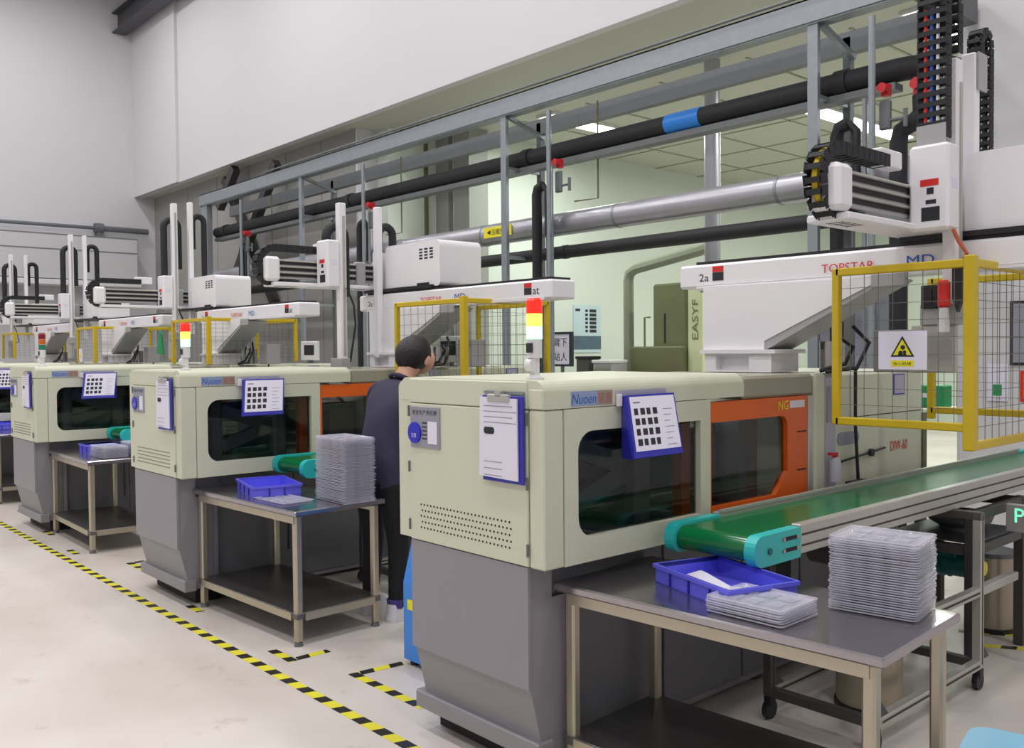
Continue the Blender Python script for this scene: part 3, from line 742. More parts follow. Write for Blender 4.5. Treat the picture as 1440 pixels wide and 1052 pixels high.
# white paper lying in the first crate
p0 = G(); P = []
for k in range(9):
    for s in (0, 1): P.append((0.05+0.34*k/8, 0.035+0.13*s-0.05*math.sin(k*0.55)*s, 0.012+0.034*math.sin(PI*min(1, k/5.0))*(0.4+0.6*s)*0.9+0.012*s))
p0.add(P, [(2*k, 2*k+1, 2*k+3, 2*k+2) for k in range(8)], True)
p0.add([(a, b, c+0.003) for a, b, c in P], [(2*k, 2*k+1, 2*k+3, 2*k+2) for k in range(8)], True)
po = obj('paper_sheet', p0, 'paper'); po.location = (-2.155, 2.60, ZT); po.rotation_euler = (0, 0, rad(-17)); tag(po, 'creased white paper lying in the near blue crate', 'paper')

def tray_mesh(L, D, h, name):
    g = G(); b = 0.012
    # floor with raised pockets, sloping wall, flat rim
    def rr(ins, z, r): return [(x, y, z) for x, y in rrect(ins, L-ins, ins, D-ins, r, 2)]
    loops = [rr(0, h, 0.014), rr(0.006, h, 0.012), rr(b, 0.0, 0.010)]
    n = len(loops[0]); vs = [v for l in loops for v in l]
    g.add(vs, [(i*n+k, i*n+(k+1) % n, (i+1)*n+(k+1) % n, (i+1)*n+k) for i in range(2) for k in range(n)])
    g.add(loops[2], [tuple(range(n))])
    g.add([(x, y, z-0.003) for x, y, z in loops[0]]+loops[0], [(k, (k+1) % n, n+(k+1) % n, n+k) for k in range(n)])
    for i in range(3):
        for j in range(2):
            x = 0.03+(L-0.06)*i/3; y = 0.025+(D-0.05)*j/2
            g.box(x+0.012, x+(L-0.06)/3-0.012, y+0.016, y+(D-0.05)/2-0.012, 0.0, h*0.5)
    me = g.mesh(name, 'clear_plastic'); return me
TR1 = tray_mesh(0.28, 0.225, 0.0072, 'clear_tray'); TR2 = tray_mesh(0.34, 0.21, 0.0072, 'clear_tray')
def stack(me, L, D, x, y, a, n, z0, lb, grp, pitch=0.0078, jit=0.0032):
    # x, y is the near-left corner
    for k in range(n):
        o = bpy.data.objects.new('clear_plastic_tray', me); C.objects.link(o)
        o.location = (x+random.uniform(-jit, jit), y+random.uniform(-jit, jit), z0+0.0015+pitch*k)
        o.rotation_euler = (0, 0, a+random.uniform(-0.012, 0.012)); tag(o, ('topmost ' if n > 1 and k == n-1 else '')+lb, 'tray', grp)
stack(TR1, 0.28, 0.225, -1.535, 2.735, rad(9), 31, ZT, 'clear plastic tray in the tall stack on the nearest steel table', 'tall tray stack, nearest table')
stack(TR1, 0.28, 0.225, -1.79, 2.42, rad(1), 7, ZT, 'clear plastic tray in the low stack beside the near blue crate', 'low tray stack, nearest table')
stack(TR2, 0.34, 0.21, -4.735, 2.665, rad(-2), 47, ZT, 'clear plastic tray in the tallest stack beside the bending worker', 'tall tray stack, second table')
stack(TR2, 0.34, 0.21, -4.98, 2.40, rad(2), 1, ZT, 'single clear plastic tray lying before the empty blue crate', None)
stack(TR2, 0.34, 0.21, -8.05, 2.42, rad(0), 12, ZT, 'clear plastic tray in the front stack on the third table', 'front tray stack, third table')
stack(TR2, 0.34, 0.21, -8.03, 2.66, rad(3), 14, ZT, 'clear plastic tray in the rear stack on the third table', 'rear tray stack, third table')

# ================================================================== ROBOTS
RW = ['over the nearest machine', 'above the bending worker', 'over the third machine', 'over the fourth machine near the left edge', 'farthest along the row at the left edge']
def chain_links(path, pitch):
    pts = [Vector(p) for p in path]; out = []; d = 0
    seg = []; acc = 0
    for a, b in zip(pts[:-1], pts[1:]):
        seg.append((acc, a, b)); acc += (b-a).length
    s = pitch/2
    while s < acc:
        for (st, a, b) in seg:
            L = (b-a).length
            if st <= s <= st+L: out.append((a+(b-a)*((s-st)/L), (b-a).normalized())); break
        s += pitch
    return out
def cable_chain(parent, org, path, wdir, wd, ht, pitch, detailed, name='cable_chain'):
    links = chain_links(path, pitch); W = Vector(wdir)
    if not detailed:
        g = G(org)
        for p, d in links:
            n = d.cross(W).normalized()*ht/2; a = W*wd/2; l = d*pitch*0.47
            vs = [p+i*l+j*a+k*n for i in (-1, 1) for j in (-1, 1) for k in (-1, 1)]
            g.add(vs, [(0, 1, 3, 2), (4, 6, 7, 5), (0, 4, 5, 1), (2, 3, 7, 6), (0, 2, 6, 4), (1, 5, 7, 3)])
        return obj(name, g, 'black_rubber', parent)
    c0 = obj(name, G(org).tube(path, min(wd, ht)*0.30, 6), 'yellow' if name.startswith('rail') else 'black_plastic', parent)
    lm = G().box(-pitch*0.46, pitch*0.46, -wd/2, -wd/2+0.006, -ht/2, ht/2).box(-pitch*0.46, pitch*0.46, wd/2-0.006, wd/2, -ht/2, ht/2).box(-pitch*0.25, pitch*0.25, -wd/2, wd/2, -ht/2, -ht/2+0.005).box(-pitch*0.25, pitch*0.25, -wd/2, wd/2, ht/2-0.005, ht/2).mesh('chain_link', 'black_rubber')
    for p, d in links:
        o = bpy.data.objects.new('chain_link', lm); C.objects.link(o); o.parent = c0
        n = d.cross(W).normalized()
        M = Matrix((d, W, n)).transposed().to_4x4(); M.translation = p-Vector(org); o.matrix_basis = M
    return c0
def arch(x, y, z, w, n=8, axis='y'):
    # points of a semicircle from (0) to (w) along the axis, rising
    out = []
    for k in range(n+1):
        a = PI-PI*k/n; q = w/2+w/2*math.cos(a); h = w/2*math.sin(a)
        out.append((x, y+q, z+h) if axis == 'y' else (x+q, y, z+h))
    return out
def robot(i, xc, y1, y2, top1, top2, bot1, bot2, det, yc=3.08):
    dx = -PITCH*i
    RO = (-2.755+dx, 4.11, 1.47)
    def rg(): return G(RO)
    t = thing('take_out_robot', 'white gantry take-out robot with black cable chains '+RW[i], 'robot', RO, 0, 'take-out robots on the machines')
    # pedestal and support
    ped = rg().holed((-2.93+dx, -2.53+dx, 1.478, 1.575), (-2.86+dx, -2.66+dx, 1.488, 1.560), [0, 0, 0, 0], 1, 3.97, 4.02)
    ped.box(-2.93+dx, -2.53+dx, 4.02, 4.22, 1.478, 1.575).box(-2.95+dx, -2.50+dx, 3.955, 4.24, 1.572, 1.592)
    obj('pedestal', ped, 'robot_white', t)
    obj('support_arm', rg().prism([(-2.95+dx, 1.592), (-2.58+dx, 1.592), (-2.58+dx, 1.635), (-1.95+dx, 1.915), (-2.95+dx, 1.925)], 1, 3.985, 4.235), 'robot_white', t)
    obj('arm_underside_shade', rg().prism([(-2.58+dx, 1.592), (-2.57+dx, 1.592), (-1.94+dx, 1.905), (-1.95+dx, 1.915), (-2.58+dx, 1.635)], 1, 3.99, 4.23), 'robot_grey', t)  # grey slab, paints the shade on the underside of the support arm
    bm_ = obj('traverse_beam', rg().box(-3.12+dx, -0.89+dx, 4.0, 4.22, 1.922, 2.046, 0.012).box(-3.0+dx, -0.95+dx, 3.992, 4.0, 1.918, 1.93), 'robot_white', t)
    obj('guide_strip', rg().box(-3.02+dx, -0.92+dx, 4.02, 4.20, 2.046, 2.062), 'black_plastic', bm_)
    obj('end_bracket', rg().box(-2.02+dx, -1.86+dx, 3.975, 3.99, 1.865, 1.93, 0.004), 'robot_grey', t)
    lx = RO[0]
    text('TOPSTAR', 'label_red', 0.26, 0.040, (-2.14+dx-lx, 3.9905-4.11, 1.972-1.47), '-y', bm_, 'beam_lettering')
    text('MD', 'label_blue', 0.12, 0.044, (-1.80+dx-lx, 3.9905-4.11, 1.978-1.47), '-y', bm_, 'beam_lettering')
    for (x, tx_) in ((-2.90, '2a'), (-1.14, 'at')):
        obj('red_sticker', rg().box(x+dx, x+0.068+dx, 3.9975, 4.0, 2.000, 2.030), 'label_red', bm_)
        obj('black_sticker', rg().box(x+dx, x+0.068+dx, 3.9975, 4.0, 1.955, 1.998), 'ink', bm_)
        text(tx_, 'ink', 0.06, 0.04, (x+(-0.055 if tx_ == '2a' else 0.11)+dx-lx, 3.9985-4.11, 1.975-1.47), '-y', bm_, 'beam_lettering')
    # steel cylinders and hoses behind the pedestal on the platen
    obj('vacuum_tank', rg().cyl((-2.36+dx, 4.25, 1.48), (-2.36+dx, 4.25, 1.63), 0.06, None, 18), 'steel', t)
    obj('air_hose', rg().tube([(-2.28+dx, 4.2, 1.64), (-2.20+dx, 4.16, 1.60), (-2.22+dx, 4.12, 1.52), (-2.34+dx, 4.1, 1.485)], 0.010, 8).tube([(-2.22+dx, 4.2, 1.70), (-2.12+dx, 4.16, 1.62), (-2.16+dx, 4.12, 1.50), (-2.30+dx, 4.08, 1.482)], 0.010, 8), 'black_plastic', t)
    obj('valve_block', rg().box(-2.14+dx, -1.98+dx, 4.24, 4.38, 1.48, 1.68, 0.004), 'robot_grey', t)
    # carriage: box, cross rail, cap
    bx = obj('carriage_box', rg().prism(rrect(xc+0.17, xc+0.87, 2.075, 2.415, (0.01, 0.03, 0.05, 0.05)), 1, 4.03, 4.42), 'robot_white', t)
    for k in range(3):
        for q in range(4): obj('vent_slot', rg().box(xc+0.62+0.065*k, xc+0.66+0.065*k, 4.0285, 4.031, 2.28+0.022*q, 2.293+0.022*q), 'ink', bx)
    obj('box_notch', rg().box(xc+0.60, xc+0.74, 4.02, 4.04, 2.066, 2.105), 'dark_gap', bx)
    obj('carriage_base', rg().box(xc-0.10, xc+0.80, 4.0, 4.3, 2.062, 2.085), 'black_plastic', t)
    rl = obj('cross_rail', rg().box(xc-0.06, xc+0.02, yc+0.11, 4.32, 2.14, 2.285, 0.004), 'robot_grey', t)
    for k in range(3):
        obj('rail_groove', rg().box(xc+0.0195, xc+0.024, yc+0.12, 4.3, 2.158+0.044*k, 2.178+0.044*k), 'dark_gap', rl)
        obj('rail_bead', rg().cyl((xc+0.025, yc+0.12, 2.186+0.044*k), (xc+0.025, 4.3, 2.186+0.044*k), 0.007, None, 8), 'alu', rl)
    obj('rail_end_cap', rg().box(xc-0.09, xc+0.05, yc, yc+0.12, 2.12, 2.30, 0.02), 'robot_white', t)
    obj('rail_tray', rg().box(xc-0.12, xc+0.06, yc+0.06, 4.3, 2.085, 2.115, 0.006), 'robot_white', t)
    obj('rail_upper_guard', rg().box(xc-0.06, xc+0.0, yc+0.44, yc+0.62, 2.345, 2.42, 0.006), 'robot_white', t)
    # rail cable chain bending at the front end
    path = [(xc-0.03, yc+0.50, 2.37), (xc-0.03, yc+0.22, 2.37)]+[(xc-0.03, yc+0.10-0.13*math.sin(PI*k/8), 2.24+0.13*math.cos(PI*k/8)) for k in range(9)]+[(xc-0.03, yc+0.3, 2.11)]
    cable_chain(t, RO, path, (1, 0, 0), 0.075, 0.05, 0.045, det, 'rail_cable_chain')
    # first arm
    hd = obj('arm_head', rg().box(xc+0.03, xc+0.195, y1-0.06, y1+0.05, 2.08, 2.435, 0.012), 'robot_white', t)
    yf = y1-0.06
    obj('head_red_label', rg().box(xc+0.08, xc+0.155, yf-0.0015, yf, 2.262, 2.290), 'label_red', hd)
    obj('head_black_label', rg().box(xc+0.085, xc+0.16, yf-0.0015, yf, 2.118, 2.175), 'ink', hd)
    obj('head_pictogram', rg().box(xc+0.107, xc+0.135, yf-0.0015, yf, 2.228, 2.255), 'ink', hd)
    obj('head_small_label', rg().box(xc+0.103, xc+0.145, yf-0.0015, yf, 2.188, 2.205), 'ink', hd)
    obj('head_side_label', rg().box(xc+0.195, xc+0.1965, y1-0.03, y1+0.02, 2.25, 2.29), 'paper', hd)
    a1 = obj('first_arm_post', rg().box(xc+0.12, xc+0.18, y1+0.055, y1+0.115, bot1, top1, 0.006), 'robot_white', t)
    obj('arm_rack', rg().box(xc+0.18, xc+0.186, y1+0.08, y1+0.10, bot1+0.05, top1-0.1), 'alu', a1)
    if det:
        cable_chain(t, RO, [(xc+0.11, y1-0.0, 2.46), (xc+0.11, y1-0.0, 3.02)]+arch(xc+0.11, y1, 3.02, 0.11)+[(xc+0.11, y1+0.11, 2.84)], (1, 0, 0), 0.125, 0.045, 0.042, True, 'first_arm_cable_chain')
        for k, m_ in enumerate(('label_red', 'label_blue', 'paper')): obj('signal_cable', rg().tube([(xc+0.08+0.025*k, y1-0.012, 2.46), (xc+0.08+0.025*k, y1-0.012, 3.0)], 0.007, 6), m_, t)
        obj('chain_plate', rg().box(xc+0.05, xc+0.17, y1-0.03, y1-0.024, 2.435, 2.52), 'robot_grey', t)
    else:
        h1 = top1-0.25
        obj('first_arm_hose', rg().tube([(xc+0.08, y1-0.0, 2.43), (xc+0.08, y1-0.0, h1)]+arch(xc+0.08, y1, h1, 0.16)+[(xc+0.08, y1+0.16, h1-0.45)], 0.036, 10), 'black_rubber', t)
    # second arm
    a2 = obj('second_arm_post', rg().box(xc+0.12, xc+0.18, y2+0.02, y2+0.07, bot2, top2, 0.006), 'robot_white', t)
    obj('arm_carrier', rg().prism([(y2+0.08, 2.07), (y2+0.20, 2.10), (y2+0.24, 2.24), (y2+0.24, 2.36), (y2+0.08, 2.38)], 0, xc+0.02, xc+0.11), 'robot_white', t)
    obj('rail_bracket', rg().box(xc-0.02, xc+0.05, y2-0.08, y2+0.0, 2.08, 2.30, 0.01), 'robot_grey', t)
    if det:
        cable_chain(t, RO, [(xc+0.15, y2+0.20, 2.30), (xc+0.15, y2+0.20, 2.92)]+list(reversed(arch(xc+0.15, y2+0.10, 2.92, 0.10)))+[(xc+0.15, y2+0.10, 2.80)], (1, 0, 0), 0.06, 0.040, 0.036, True, 'second_arm_cable_chain')
        obj('second_arm_plate', rg().box(xc+0.182, xc+0.19, y2+0.03, y2+0.12, 2.70, 2.86), 'robot_grey', a2)
    else:
        h2 = top2-0.2
        obj('second_arm_hose', rg().tube([(xc+0.08, y2+0.23, 2.36), (xc+0.08, y2+0.23, h2)]+list(reversed(arch(xc+0.08, y2+0.10, h2, 0.13)))+[(xc+0.08, y2+0.10, h2-0.3)], 0.032, 10), 'black_rubber', t)
    # gripper
    gp = obj('gripper', rg().box(xc+0.03, xc+0.19, y1+0.05, y1+0.13, bot1-0.06, bot1+0.03, 0.004), 'robot_grey', t)
    obj('gripper_plate', rg().box(xc-0.01, xc+0.17, y1+0.06, y1+0.10, bot1-0.26, bot1-0.06, 0.003), 'alu', gp)
    if det:
        obj('gripper_hose', rg().tube([(xc+0.19, y1+0.0, 2.08), (xc+0.21, y1+0.005, 2.03), (xc+0.24, y1+0.01, 1.98), (xc+0.21, y1+0.015, 1.92)], 0.009, 6), 'copper_hose', gp)
        obj('gripper_sensor', rg().box(xc+0.04, xc+0.11, y1+0.035, y1+0.05, 1.76, 1.86, 0.004).box(xc+0.062, xc+0.088, y1+0.03, y1+0.035, 1.78, 1.84), 'black_plastic', gp)
        obj('red_tag', rg().box(xc+0.125, xc+0.175, y1-0.01, y1+0.02, 1.76, 1.875, 0.01), 'label_red', gp)
        obj('white_bottle', rg().cyl((xc+0.15, y1+0.005, 1.66), (xc+0.15, y1+0.005, 1.76), 0.024, 0.02, 14), 'white_plastic', gp)
        obj('black_nozzle', rg().prism([(xc+0.185, 1.93), (xc+0.225, 1.93), (xc+0.225, 1.80), (xc+0.205, 1.74), (xc+0.185, 1.80)], 1, y1+0.0, y1+0.03), 'black_plastic', gp)
    else:
        obj('gripper_hose', rg().tube([(xc+0.20, y1+0.10, 2.08), (xc+0.23, y1+0.14, 1.95), (xc+0.22, y1+0.16, 1.80), (xc+0.17, y1+0.14, bot1)], 0.008, 6), 'black_plastic', gp)
    return t
robot(0, -1.80, 3.87, 4.09, 2.80, 2.86, 1.75, 1.95, True, 3.20)
robot(1, -6.18, 3.56, 3.93, 2.72, 2.72, 1.52, 1.55, False)
robot(2, -10.02, 3.80, 4.02, 3.22, 3.25, 1.80, 1.80, False)
robot(3, -13.7, 3.80, 4.02, 3.25, 3.25, 1.80, 1.80, False)
robot(4, -16.95, 3.80, 4.06, 3.25, 3.25, 1.80, 1.80, False)

# ================================================================== SAFETY CAGES
GW = ['around the nearest robot beam', 'above the bending worker', 'above the third machine', 'above the fourth machine', 'at the left edge']
def build_cage(i, xa, xb, yb, zl, zr):
    GO = ((xa+xb)/2, 4.2, zr)
    def kg(): return G(GO)
    t = thing('safety_cage', 'yellow tube safety cage with wire mesh '+GW[i], 'cage', GO, 0, 'yellow safety cages')
    ya = 3.77; zt = 1.93
    s = 0.034
    # front mesh panel
    obj('corner_post', kg().box(xb-0.022, xb+0.022, ya-0.022, ya+0.022, zr-0.017, zt+0.03, 0.004), 'yellow', t)
    obj('front_post', kg().box(xa-s/2, xa+s/2, ya-s/2, ya+s/2, zl-s/2, zt+s/2, 0.004), 'yellow', t)
    obj('rear_post', kg().box(xb-s/2, xb+s/2, yb-s/2, yb+s/2, zr, zt+s/2, 0.004), 'yellow', t)
    obj('rear_post', kg().box(xa-s/2, xa+s/2, yb-s/2, yb+s/2, zr+0.03, zt+s/2, 0.004), 'yellow', t)
    obj('front_rail', kg().box(xa, xb, ya-s/2, ya+s/2, zt-s/2, zt+s/2, 0.004), 'yellow', t)
    if zl < 1.4: obj('front_rail', kg().box(xa, xb, ya-s/2, ya+s/2, zl-s/2, zl+s/2, 0.004), 'yellow', t)
    obj('side_rail', kg().box(xb-s/2, xb+s/2, ya, yb, zt-s/2, zt+s/2, 0.004), 'yellow', t)
    if zl < 1.4: obj('side_rail', kg().box(xb-s/2, xb+s/2, ya, yb, zr-s/2, zr+s/2, 0.004), 'yellow', t)
    obj('rear_rail', kg().box(xa, xb, yb-s/2, yb+s/2, zt-s/2, zt+s/2, 0.004), 'yellow', t)
    if zl < 1.4: obj('rear_rail', kg().box(xa, xb, yb-s/2, yb+s/2, zl-s/2, zl+s/2, 0.004), 'yellow', t)
    g = kg(); r = 0.0011
    n = 9
    for k in range(1, n): x = xa+(xb-xa)*k/n; g.sq((x, ya, zl), (x, ya, zt), 2*r)
    for k in range(1, 9): z = zl+(zt-zl)*k/9; g.sq((xa, ya, z), (xb, ya, z), 2*r)
    obj('wire_mesh', g, 'wire', t)
    g = kg()
    for k in range(1, 13): y = ya+(yb-ya)*k/13; g.sq((xb, y, zr), (xb, y, zt), 2*r)
    for k in range(1, 10): z = zr+(zt-zr)*k/10; g.sq((xb, ya, z), (xb, yb, z), 2*r)
    obj('wire_mesh', g, 'wire', t)
    g = kg()
    for k in range(1, 9): x = xa+(xb-xa)*k/9; g.sq((x, yb, zl), (x, yb, zt), 2*r)
    for k in range(1, 9): z = zl+(zt-zl)*k/9; g.sq((xa, yb, z), (xb, yb, z), 2*r)
    obj('wire_mesh', g, 'wire', t)
    return t
for i, a in enumerate([(-2.07, -1.50, 4.72, 1.275, 1.20), (-5.48, -4.71, 4.53, 1.275, 1.20), (-9.64, -8.745, 4.72, 1.50, 1.50), (-12.9, -12.2, 4.72, 1.50, 1.50), (-16.9, -16.18, 4.72, 1.55, 1.55)]): build_cage(i, *a)
def warn_sign(i):
    dx = -PITCH*i; x0 = -1.865+dx; z0 = 1.505; y = 3.745; o_ = (x0+0.1, y, z0)
    t = thing('warning_sign', 'white sign with yellow warning triangle on the cage '+GW[i], 'sign', o_, 0, 'warning signs on the cages')
    obj('sign_sheet', G(o_).box(x0, x0+0.205, y-0.003, y, z0, z0+0.160), 'paper', t)
    cx, cz = x0+0.103, z0+0.062
    tri = lambda r, d0, d1, m, nm: obj(nm, G(o_).prism([(cx-r*0.87, cz-0.5*r+0.02), (cx+r*0.87, cz-0.5*r+0.02), (cx, cz+r+0.02)], 1, y-d1, y-d0), m, t)
    tri(0.058, 0.003, 0.0040, 'ink', 'triangle_border'); tri(0.044, 0.004, 0.0050, 'yellow_label', 'triangle_field')
    obj('pictogram', G(o_).cyl((cx-0.007, y-0.005, cz+0.008), (cx-0.007, y-0.0056, cz+0.008), 0.009, None, 10).cyl((cx+0.010, y-0.005, cz+0.010), (cx+0.010, y-0.0056, cz+0.010), 0.008, None, 10).cyl((cx+0.003, y-0.005, cz+0.030), (cx+0.003, y-0.0056, cz+0.030), 0.010, None, 10).box(cx-0.018, cx+0.018, y-0.0056, y-0.005, cz-0.004, cz+0.003), 'ink', t)
    obj('caption_field', G(o_).box(cx-0.048, cx+0.048, y-0.004, y-0.003, z0+0.012, z0+0.038), 'yellow_label', t)
    text('当心机械', 'ink', 0.075, 0.014, (0.003, -0.0046, 0.025), '-y', t, 'caption_lettering')
warn_sign(0)
for i in (2, 3):
    dx = -PITCH*i; o_ = (-2.2+dx, 3.5, 1.50)
    t = thing('warning_placard', 'small white warning placard behind the signal tower of the '+('third' if i == 2 else 'fourth')+' machine', 'sign', o_, 0, 'small placards on the machine tops')
    obj('placard_sheet', G(o_).box(-2.26+dx, -2.14+dx, 3.498, 3.502, 1.50, 1.66), 'paper', t)
    obj('placard_triangle', G(o_).prism([(-2.24+dx, 1.56), (-2.16+dx, 1.56), (-2.20+dx, 1.63)], 1, 3.496, 3.498), 'yellow_label', t)
    obj('placard_foot', G(o_).box(-2.23+dx, -2.17+dx, 3.48, 3.53, 1.485, 1.50), 'alu', t)

def pendant(x, y, z, lb):
    o_ = (x, y, z); t = thing('operator_panel', lb, 'panel', o_, rad(12))
    obj('casing', G().box(-0.13, 0.13, 0, 0.05, 0.03, 0.24, 0.008), 'white_plastic', t)
    obj('screen', G().box(-0.07, 0.09, -0.003, 0.0, 0.09, 0.20), 'ink', t)
    obj('stand', G().box(-0.03, 0.03, 0.01, 0.04, 0.0, 0.03).box(-0.06, 0.06, -0.02, 0.07, 0.0, 0.008), 'galv_dark', t)
pendant(-8.98, 5.0, 1.475, 'white operator panel with dark screen on top of the third machine')
pendant(-5.74, 4.42, 1.475, 'white operator panel beside the head of the bending worker')
one('green_cloth', G().prism([(-10.70, 1.60), (-10.50, 1.58), (-10.56, 1.82), (-10.60, 1.86)], 1, 3.98, 4.0), 'sign_green', 'small green cloth hanging left of the third machine signal tower', 'cloth')
# ================================================================== PIPE RACK AND PIPES
YR = 6.05
ro = (-8, YR, 0)
def kg(): return G(ro)
rk = thing('pipe_rack', 'galvanised steel pipe rack of channels and posts behind the machines', 'rack', ro)
ZB0, ZB1 = 3.945, 4.12
fb = obj('front_channel', kg().box(-14.3, -2.75, YR, YR+0.012, ZB0, ZB1).box(-14.3, -2.75, YR-0.012, YR, ZB0, ZB0+0.06).box(-14.3, -2.75, YR, YR+0.12, ZB0-0.012, ZB0).box(-14.3, -2.75, YR, YR+0.10, ZB1-0.012, ZB1), 'galv', rk)
obj('rear_channel', kg().box(-14.3, -2.75, YR+0.50, YR+0.58, ZB0-0.12, ZB0+0.04), 'galv_dark', rk)
struct('wall_end_lit', G().box(-11.2, -11.16, YW-0.02, YW+0.34, 0, ZS), 'wall_white')  # added white strip, paints the wall end as lit from the back room
obj('tube_on_channel', kg().tube([(-12, YR-0.02, ZB1+0.02), (-2.9, YR-0.02, ZB1+0.02)], 0.012, 8), 'galv_dark', rk)
obj('end_channel', kg().box(-2.85, -2.75, YR, YR+0.96, ZB0, ZB1), 'galv_dark', rk)
PX = [-3.52, -6.92, -11.05, -15.0]
for x in PX[:3]:
    obj('front_post', kg().box(x-0.04, x+0.04, YR+0.012, YR+0.05, 0, ZB0), 'galv', rk)
    obj('rear_post', kg().box(x-0.03, x+0.03, YR+0.50, YR+0.56, 0, ZB0), 'galv_dark', rk)
    for z in (3.44, 2.55, 2.25): obj('bracket_arm', kg().box(x-0.02, x+0.02, YR+0.02, YR+0.55, z-0.03, z), 'galv', rk)
    obj('knee_brace', kg().sq((x+0.05, YR+0.05, ZB0-0.02), (x+0.05, YR+0.52, ZB0-0.16), 0.04), 'galv', rk)
obj('front_post', kg().box(-14.25, -14.05, YR+0.012, YR+0.10, 0, ZB0+0.1), 'galv', rk)
TX = [-3.05, -6.22, -9.43, -12.75]
# upper insulated pipe with bend at the right end
ins = thing('insulated_pipe', 'thick black insulated pipe on the upper level of the rack, bending at right', 'pipe', (-8, YR+0.25, 3.5)); o_ = (-8, YR+0.25, 3.5)
bend = [(-3.02+0.28*math.sin(a*PI/2/6), YR+0.25+0.28*(1-math.cos(a*PI/2/6)), 3.53) for a in range(7)]
obj('pipe_run', G(o_).tube([(-14.2, YR+0.25, 3.53), (-3.5, YR+0.25, 3.53)]+bend+[(-2.74, YR+0.98, 3.53)], 0.082, 14), 'black_rubber', ins)
for x in (-13.9, -10.2, -6.85, -3.46): obj('joint_collar', G(o_).cyl((x, YR+0.25, 3.53), (x+0.10, YR+0.25, 3.53), 0.095, None, 16), 'black_rubber', ins)
obj('blue_wrap', G(o_).cyl((-5.02, YR+0.25, 3.53), (-4.66, YR+0.25, 3.53), 0.087, None, 16), 'blue_film', ins)
obj('support_channel', G(o_).box(-14.2, -3.0, YR+0.20, YR+0.32, 3.39, 3.44), 'galv_dark', ins)
dk = thing('silver_duct', 'large shiny silver insulated duct running behind the rack posts', 'duct', (-8, YR+0.36, 2.8)); o_ = (-8, YR+0.36, 2.8)
obj('duct_run', G(o_).tube([(-14.5, YR+0.36, 2.84), (-2.95, YR+0.36, 2.84)], 0.112, 20), 'duct_silver', dk)
for x in (-12.8, -10.9, -9.2, -7.6, -5.7, -4.0): obj('band', G(o_).cyl((x, YR+0.36, 2.84), (x+0.025, YR+0.36, 2.84), 0.116, None, 20), 'galv', dk)
lb = obj('flow_label', G(o_).box(-7.50, -7.06, YR+0.236, YR+0.247, 2.79, 2.90), 'yellow_label', dk)
text('压缩空气', 'ink', 0.26, 0.06, (-7.24+8, -0.1265, 0.045), '-y', lb, 'label_lettering')
obj('flow_arrow', G(o_).prism([(-7.45, 2.845), (-7.39, 2.87), (-7.39, 2.82)], 1, YR+0.2345, YR+0.2365), 'ink', lb)
lp = thing('lower_insulated_pipe', 'black insulated pipe on the lower level of the rack', 'pipe', (-8, YR+0.34, 2.4)); o_ = (-8, YR+0.34, 2.4)
obj('pipe_run', G(o_).tube([(-14.5, YR+0.34, 2.56), (-2.95, YR+0.34, 2.56)], 0.062, 14), 'black_rubber', lp)
for x in (-9.8, -6.4): obj('joint_collar', G(o_).cyl((x, YR+0.34, 2.56), (x+0.06, YR+0.34, 2.56), 0.068, None, 16), 'black_rubber', lp)
# per machine: thin supply tubes with red valves and hanging hoses
SW = ['right end', 'middle', 'left of the worker', 'far left']
for i, x in enumerate(TX):
    o_ = (x, YR-0.03, 0)
    t = thing('supply_drop', 'thin grey supply tubes with red valve dropping from the rack, '+SW[i], 'pipe', o_, 0, 'supply drops from the rack')
    obj('main_tube', G(o_).tube([(x, YR-0.03, 0.3), (x, YR-0.03, 3.85)], 0.024, 10), 'galv', t)
    obj('second_tube', G(o_).tube([(x-0.14, YR+0.14, 0.3), (x-0.14, YR+0.14, 3.35)], 0.018, 8), 'galv', t)
    obj('third_tube', G(o_).tube([(x-0.26, YR+0.2, 0.3), (x-0.26, YR+0.2, 3.2)], 0.018, 8), 'galv_dark', t)
    obj('insulated_drop', G(o_).tube([(x-0.35, YR+0.14, 0.3), (x-0.35, YR+0.14, 3.12), (x-0.33, YR+0.14, 3.18), (x-0.26, YR+0.14, 3.2)], 0.05, 10).tube([(x-0.2, YR+0.14, 2.72), (x-0.2, YR+0.14, 3.14), (x-0.26, YR+0.14, 3.2)], 0.03, 10), 'black_rubber', t)
    v = obj('red_valve', G(o_).cyl((x+0.06, YR+0.04, 3.36), (x+0.06, YR-0.02, 3.36), 0.032, None, 12).box(x+0.035, x+0.085, YR+0.03, YR+0.08, 3.31, 3.39), 'valve_red', t)
    obj('valve_stem', G(o_).box(x+0.02, x+0.10, YR+0.02, YR+0.06, 3.08, 3.28, 0.01).cyl((x+0.10, YR+0.04, 3.14), (x+0.20, YR+0.04, 3.14), 0.012, None, 8).cyl((x+0.2, YR+0.04, 3.08), (x+0.2, YR+0.04, 3.20), 0.015, None, 8), 'galv_dark', t)
    obj('thin_line', G(o_).tube([(x+0.32, YR+0.3, 3.93), (x+0.32, YR+0.3, 3.02), (x+0.06, YR+0.25, 3.02)], 0.009, 6), 'olive', t)
